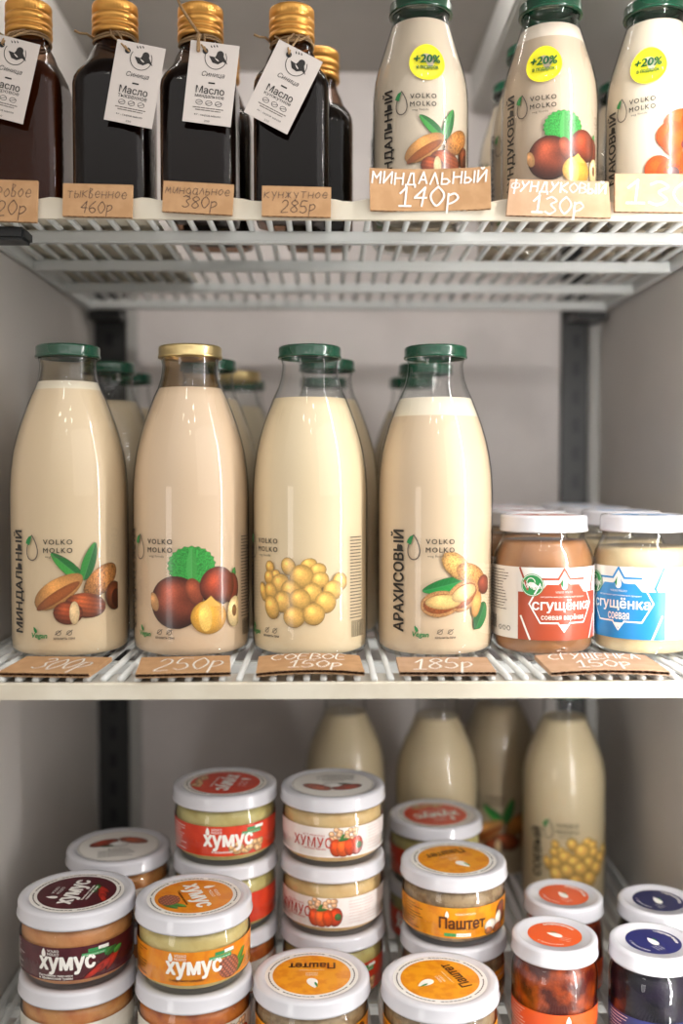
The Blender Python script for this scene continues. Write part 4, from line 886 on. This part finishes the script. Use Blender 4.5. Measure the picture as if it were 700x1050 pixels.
def hummus(style, label, x, y, lev, rot=0.0, lid_style=None, lid_rot=0.0, group=None, lid=True):
    S = STY[style]; t = thing('spread_jar', label, 'jar', (x, y, ZL + lev * PITCH + 0.0002), 0, group)
    MB().lathe([(0, 0.003), (0.028, 0.003), (0.0322, 0.0003)] + HJ, GLASS, seg=64).build('glass_body', t)
    cm = pmat('spread_' + style, S['cont'], 0.45, noise=(70 if style != 'pate' else 150, S['cont2'], 5, 0.42, 0.68), bump=(160, 0.5), coat=0.2)
    MB().lathe(inner(HJ, 0.0015, 0.0425), cm, seg=56).build('contents', t)
    C1 = pmat('print_' + style, S['c'], 0.35, noise=(130, S['c2'], 4, 0.45, 0.6), coat=0.2)
    mb = MB(); f = wrap(HJ, R_(rot)); zb, zt = 0.0095, 0.0330; h = zt - zb; R0 = 0.0409; D = lambda d: R0 * R_(d)
    rect(mb, D(-165), D(150), zb, zt, f, 2e-4, C1, nx=80)
    ink = WHITE_INK if style not in ('pate', 'white', 'plain', 'amber') else (BROWN_INK if style == 'pate' else pmat('red_ink', (190, 62, 48), 0.4))
    if style == 'white':
        text(mb, S['word'], D(-26), zb + h * 0.50, 0.0082, f, ink, off=4e-4, width=0.0330, bold=0.012, space=1.1); text(mb, 'ВЕГЕТАРИАНСКИЙ', D(-24), zb + h * 0.74, 0.0016, f, ink, off=4e-4, width=0.018); text(mb, S['sub'][0], D(-24), zb + h * 0.28, 0.002, f, ink, off=4e-4, width=0.020)
        label_art('pepper', D(12), zb + 0.0004, h * 1.0).emit(mb, f, 3.5e-4)
        for i in range(8): fuzz_lines(mb, D(40), D(78), zt - 0.003 - i * 0.0024 - 0.0004, zt - 0.003 - i * 0.0024 + 0.0004, 1, 0.0004, f, 3.5e-4, pmat('pale_red_ink', (214, 184, 178), 0.5), RC, 0.3)
    elif S['word']:
        if style == 'pate':
            text(mb, S['word'], D(-1), zb + h * 0.50, 0.0086, f, ink, off=4e-4, width=0.0360, bold=0.035); text(mb, 'с грибами и травами', D(-2), zb + h * 0.30, 0.0016, f, ink, off=4e-4, width=0.022)
            rect(mb, D(-21), D(-8), zb + 0.0014, zb + 0.0040, f, 3.6e-4, pmat('tag_green', (70, 160, 96), 0.4)); rect(mb, D(-8), D(8), zb + 0.0014, zb + 0.0040, f, 3.6e-4, WHITE_INK); text(mb, '100% растительный', D(-6), zb + 0.0027, 0.0013, f, GREY_INK, off=5e-4, width=0.016)
            poly(mb, drop_pts(D(-18), zb + h * 0.78, 0.0038, 0.0058, 14), f, 4e-4, WHITE_INK); text(mb, 'VOLKO MOLKO', D(2), zb + h * 0.80, 0.0016, f, WHITE_INK, off=4e-4, width=0.016)
            label_art('mush', D(38), zb + 0.0004, h - 0.001).emit(mb, f, 3.2e-4)
        else:
            text(mb, S['word'], D(5), zb + h * 0.46, 0.0120, f, ink, off=4e-4, width=0.0390, bold=0.045)
            poly(mb, drop_pts(D(-18), zb + h * 0.84, 0.0042, 0.0064, 14), f, 4e-4, WHITE_INK); text(mb, 'VOLKO', D(-8), zb + h * 0.90, 0.0018, f, WHITE_INK, off=4e-4, width=0.0085, bold=0.01); text(mb, 'MOLKO', D(-8), zb + h * 0.80, 0.0018, f, WHITE_INK, off=4e-4, width=0.0085, bold=0.01)
            for i, sb_ in enumerate(S['sub']): text(mb, sb_, D(-6 if len(S['sub']) > 1 else -2), zb + h * (0.155 - 0.095 * i), 0.0020, f, S['subc'], off=4e-4, width=0.0245 if len(sb_) > 12 else 0.016, bold=0.02)
            gt = pmat('tag_green', (70, 160, 96), 0.4)
            rect(mb, D(26), D(46), zb + h * 0.80, zb + h * 0.90, f, 5e-4, gt); rect(mb, D(36), D(47), zb + h * 0.83, zb + h * 0.93, f, 6e-4, WHITE_INK); rect(mb, D(20), D(44), zb + h * 0.68, zb + h * 0.785, f, 5e-4, gt)
            text(mb, '100% веган', D(34), zb + h * 0.86, 0.0013, f, GREEN_INK, off=8e-4, width=0.009); text(mb, 'растительный', D(32), zb + h * 0.73, 0.0012, f, WHITE_INK, off=8e-4, width=0.014)
            label_art(S['art'], D(42 if style != 'red' else 26), zb + 0.0004, h * (0.78 if style != 'cone' else 0.72)).emit(mb, f, 3.2e-4)
        for i in range(9): fuzz_lines(mb, D(-82), D(-46), zt - 0.003 - i * 0.0022 - 0.0004, zt - 0.003 - i * 0.0022 + 0.0004, 1, 0.00055, f, 3.5e-4, ink if style != 'cone' else BROWN_INK, RC, 0.5)
    else:
        label_art(S['art'], D(30), zb + 0.0004, h - 0.001).emit(mb, f, 3.2e-4)
    mb.build('label', t)
    l = MB(); lid_mesh(l, HR, HLID_Z, HLID_H, WHITELID); zt2 = HLID_Z + HLID_H - 0.0012
    if lid_style:
        a = R_(lid_rot); ca, sa = math.cos(a), math.sin(a)
        top = lambda u, v, off: (u * ca - v * sa, u * sa + v * ca, zt2 + off)
        if lid_style in ('white', 'plain'):
            poly(l, circle_pts(0, 0, 0.0335, n=48), top, 1.5e-4, PAPER, maxe=0)
            cv = Canvas(-0.024, -0.014, 0.024, 0.022, 0.0005); q = random.Random(9)
            cv.ell(-0.012, 0.008, 0.013, 0.0065, 0.5, (176, 72, 48), 0.4, 0.2, pits=0.3); cv.ell(0.012, 0.010, 0.013, 0.0065, -0.5, (186, 92, 62), 0.4, 0.2, pits=0.3); cv.ell(0, 0.003, 0.008, 0.006, 0, (240, 238, 234), 0.2); cv.leaf(-0.004, 0.000, -0.016, 0.001, 0.005, (70, 90, 50))
            cv.emit(l, top, 3e-4)
            fuzz_lines(l, -0.016, 0.016, -0.024, -0.010, 5, 0.0008, top, 3e-4, GREY_INK, RC, 0.4)
            text(l, 'ХУМУС', 0, -0.008, 0.004, top, GREY_INK, off=3e-4, width=0.018, maxe=0)
            line(l, circle_pts(0, 0, 0.0325, n=48), 0.0004, top, 3e-4, GREY_INK, closed=True, maxe=0)
        else:
            LS = STY[lid_style]; CM = pmat('print_' + lid_style, LS['c'], 0.35, noise=(130, LS['c2'], 4, 0.45, 0.6), coat=0.2)
            poly(l, circle_pts(0, 0, 0.0340, n=56), top, 1.2e-4, PAPER, maxe=0); poly(l, circle_pts(0, 0, 0.0284, n=48), top, 2.5e-4, CM, maxe=0)
            # ring of tiny lettering
            n = 64
            for i in range(n):
                if i % 9 == 8: continue
                a0 = 2 * math.pi * i / n; a1 = a0 + 2 * math.pi / n * 0.62; line(l, [(0.0311 * math.cos(a0), 0.0311 * math.sin(a0)), (0.0311 * math.cos(a1), 0.0311 * math.sin(a1))], 0.0009, top, 3e-4, GREY_INK, maxe=0)
            if lid_style == 'pate':
                text(l, 'Паштет', 0, -0.0125, 0.0085, top, BROWN_INK, off=4e-4, width=0.034, bold=0.03, maxe=0); text(l, 'с грибами и травами', 0, -0.0062, 0.0014, top, WHITE_INK, off=4e-4, width=0.018, maxe=0)
                poly(l, drop_pts(-0.001, 0.0125, 0.0100, 0.0145, 18, 0.25), top, 4e-4, WHITE_INK, maxe=0); poly(l, drop_pts(-0.0035, 0.0150, 0.0022, 0.0075, 10, 0.25), top, 6e-4, GREEN_INK, maxe=0)
                text(l, 'VOLKO', 0, 0.0012, 0.0018, top, WHITE_INK, off=4e-4, width=0.009, maxe=0); text(l, 'MOLKO', 0, -0.0016, 0.0018, top, WHITE_INK, off=4e-4, width=0.009, maxe=0)
            else:
                text(l, 'хумус', 0, 0.0005, 0.0135, top, WHITE_INK, off=4e-4, width=0.0410, bold=0.045, maxe=0)
                poly(l, drop_pts(-0.011, 0.0150, 0.0056, 0.0090, 14), top, 4e-4, WHITE_INK, maxe=0); text(l, 'VOLKO', 0.001, 0.0170, 0.0026, top, WHITE_INK, off=4e-4, width=0.012, maxe=0); text(l, 'MOLKO', 0.001, 0.0130, 0.0026, top, WHITE_INK, off=4e-4, width=0.012, maxe=0)
                text(l, LS['sub'][0], 0.0, -0.0085, 0.0022, top, LS['subc'], off=4e-4, width=0.025, bold=0.01, maxe=0)
                if len(LS['sub']) > 1: text(l, LS['sub'][1], 0.0, -0.0115, 0.0020, top, LS['subc'], off=4e-4, width=0.023, bold=0.01, maxe=0)
                cv = label_art(LS['art'], 0.0 if lid_style != 'red' else 0.0, -0.0262, 0.0165); 
                m = (cv.X ** 2 + cv.Z ** 2) < 0.0280 ** 2; cv.img[..., 3] = np.where(m, cv.img[..., 3], 0); cv.emit(l, top, 3.5e-4)
    l.build('lid', t)
    return t
GH = 'hummus and pate jars stacked on the bottom shelf'
A = (-0.1835, 0.726); B = (-0.0965, 0.718); Dp = (-0.0825, 0.808); Ep = (0.0055, 0.804); Fp = (-0.0105, 0.711); Gp = (0.0820, 0.703); Hp = (0.1020, 0.785); Ip = (0.0990, 0.890); Cp = (-0.1720, 0.818)
hummus('chili', 'hummus jar with burgundy label and lid print, on top of the front left stack', *A, 1, -2, 'chili', 82, GH)
pj = hummus('plain', 'orange-tan hummus jar under the burgundy labelled one, front left', *A, 0, -4, None, 0, GH)
hummus('cone', 'hummus jar with orange pine cone label, on top of its stack', *B, 1, 2, 'cone', -67, GH)
am = hummus('amber', 'amber coloured jar under the orange pine cone hummus jar', *B, 0, 24, None, 0, GH)
hummus('plain', 'tan hummus jar with white picture lid behind the burgundy and orange jars', *Cp, 1, 0, 'plain', 10, GH)
copy_tree(pj, (Cp[0], Cp[1], ZL + 0.0002), 1.0, 'lower tan jar hidden under the white picture lid jar at the left')
hummus('red', 'hummus jar with red-orange label and lid, on top of the three-jar stack', *Dp, 2, 4, 'red', -100, GH)
rd = hummus('red', 'middle jar of the red-orange hummus stack, turned so its pale back label shows', *Dp, 1, -62, None, 0, GH)
copy_tree(am, (Dp[0], Dp[1], ZL + 0.0002), 0.6, 'bottom jar of the red-orange hummus stack')
hummus('white', 'hummus jar with white pepper label, on top of the middle stack', *Ep, 2, 2, 'white', 175, GH)
hummus('white', 'second jar with white pepper label in the middle stack, label turned left', *Ep, 1, -22, None, 0, GH)
copy_tree(rd, (Ep[0], Ep[1], ZL + 0.0002), 1.2, 'red labelled bottom jar of the middle stack', GH)
hummus('pate', 'mushroom pate jar with orange lid print upside down, front centre left', *Fp, 0, 5, 'pate', 180, GH)
hummus('pate', 'mushroom pate jar with slanting orange lid print, front centre right', *Gp, 0, -8, 'pate', 113, GH)
pt_ = hummus('pate', 'mushroom pate jar with orange label facing forward, upper of the stack right of centre', *Hp, 1, 4, 'pate', 205, GH)
hummus('pate', 'lower mushroom pate jar under the orange labelled upper one', *Hp, 0, 50, None, 0, GH)
hummus('red', 'red lidded hummus jar behind the orange pate stack', *Ip, 1, -20, 'red', -165, GH)
copy_tree(rd, (Ip[0], Ip[1], ZL + 0.0002), 0.4, 'lower red labelled jar behind the orange pate stack', GH)

# ------------------------------------------------------------------ small jam jars, bottom right
JJ = [(0.0260, 0.0), (0.0295, 0.0012), (0.0312, 0.004), (0.0318, 0.009), (0.0318, 0.047), (0.0314, 0.0510), (0.0302, 0.0550), (0.0290, 0.0578), (0.0285, 0.0596), (0.0290, 0.0608), (0.0290, 0.0620), (0.0283, 0.0628), (0.0283, 0.071)]
def jam(label, x, y, col, jamm, lr, words_, group='small jam jars at the right of the bottom shelf'):
    t = thing('jam_jar', label, 'jar', (x, y, ZL + 0.0002), 0, group)
    MB().lathe([(0, 0.003), (0.023, 0.003), (0.0255, 0.0003)] + JJ, GLASS, seg=64).build('glass_body', t)
    MB().lathe(inner(JJ, 0.0014, 0.0600), jamm, seg=56).build('contents', t)
    CM = pmat('jam_label_%d_%d_%d' % col, col, 0.35, coat=0.2)
    mb = MB(); f = wrap(JJ, 0.0); D = lambda d: 0.0318 * R_(d); rect(mb, D(-150), D(150), 0.006, 0.0290, f, 2e-4, CM, nx=60)
    poly(mb, drop_pts(D(6), 0.0245, 0.005, 0.0075, 14), f, 4e-4, WHITE_INK); text(mb, words_, D(4), 0.0135, 0.007, f, WHITE_INK, off=4e-4, width=0.032, bold=0.02); text(mb, 'VOLKO MOLKO', D(4), 0.0196, 0.0016, f, WHITE_INK, off=4e-4, width=0.016)
    for i in range(8): fuzz_lines(mb, D(-85), D(-50), 0.027 - i * 0.0024 - 0.0004, 0.027 - i * 0.0024 + 0.0004, 1, 0.00045, f, 3.5e-4, WHITE_INK, RC, 0.4)
    mb.build('label', t)
    l = MB(); lid_mesh(l, 0.0320, 0.0625, 0.0122, WHITELID); lid = l.build('lid', t); l = MB(); a = R_(lr); ca, sa = math.cos(a), math.sin(a)
    top = lambda u, v, off: (u * ca - v * sa, u * sa + v * ca, 0.0735 + off)
    # the sticker on the lid
    poly(l, circle_pts(0, 0, 0.0200, n=44), top, 2e-4, CM, maxe=0); poly(l, drop_pts(0.0, -0.001, 0.0078, 0.0125, 16, R_(80)), top, 4e-4, WHITE_INK, maxe=0)
    poly(l, drop_pts(-0.0015, 0.0026, 0.0016, 0.0055, 8, R_(80)), top, 5e-4, GREEN_INK, maxe=0)
    def arc(r): return lambda u, v, off: top(-(r + v) * math.sin(-u / r) if True else 0, (r + v) * math.cos(u / r), off)
    text(l, words_, 0, 0, 0.0030, arc(0.0162), WHITE_INK, off=4e-4, width=0.024, bold=0.03, maxe=0.002)
    def arc2(r): return lambda u, v, off: top((r - v) * math.sin(u / r), -(r - v) * math.cos(u / r), off)
    text(l, 'с пряностями', 0, 0, 0.0022, arc2(0.0168), WHITE_INK, off=4e-4, width=0.020, maxe=0.002)
    for q in (-0.0045, -0.0070, -0.0095): text(l, 'volko molko', 0.009, q + 0.002, 0.0011, top, WHITE_INK, off=4e-4, width=0.008, maxe=0)
    l.build('lid_sticker', lid); return t
ORJ = pmat('orange_jam', (74, 16, 8), 0.3, noise=(75, (168, 70, 18), 4, 0.42, 0.66), bump=(120, 0.6), coat=0.1)
BLJ = pmat('blueberry_jam', (8, 7, 16), 0.4, noise=(80, (24, 16, 34), 4), bump=(120, 0.5), coat=0.0, spec=0.2)
jo = jam('amber red jam jar with orange lid sticker, nearest of the orange pair', 0.1715, 0.732, (232, 92, 34), ORJ, -25, 'морковная')
jam('orange stickered jam jar standing behind the nearest orange one', 0.1950, 0.802, (226, 86, 34), ORJ, -60, 'морковная')
jam('dark blueberry jam jar with navy lid sticker, nearest at the right edge', 0.2420, 0.720, (38, 42, 104), BLJ, -60, 'черничная')
jam('navy stickered blueberry jam jar behind the nearest one at the right edge', 0.2690, 0.790, (36, 40, 84), BLJ, -70, 'черничная')

# ------------------------------------------------------------------ milk bottles at the back of the bottom shelf
GBK = 'milk bottles at the back of the bottom shelf'
q1 = milk_bottle('mid', 'milk bottle with printed soybeans standing at the back behind the orange jam jars', (0.2345, 0.968, ZL), (214, 196, 160), 0.181, GREENCAP, 'СОЕВЫЙ', 'soy', -14, GBK, seg=56, art_rot=14, art_shift=0.006)
q2 = milk_bottle('mid', 'bright milk bottle at the back directly behind the red lidded hummus jar', (pxw(449, 0.977), 0.977, ZL), (204, 186, 152), 0.181, GREENCAP, group=GBK, seg=56)
copy_tree(q2, (pxw(354, 0.995), 0.995, ZL), 0, 'milk bottle at the back behind the white pepper jar stack', GBK)
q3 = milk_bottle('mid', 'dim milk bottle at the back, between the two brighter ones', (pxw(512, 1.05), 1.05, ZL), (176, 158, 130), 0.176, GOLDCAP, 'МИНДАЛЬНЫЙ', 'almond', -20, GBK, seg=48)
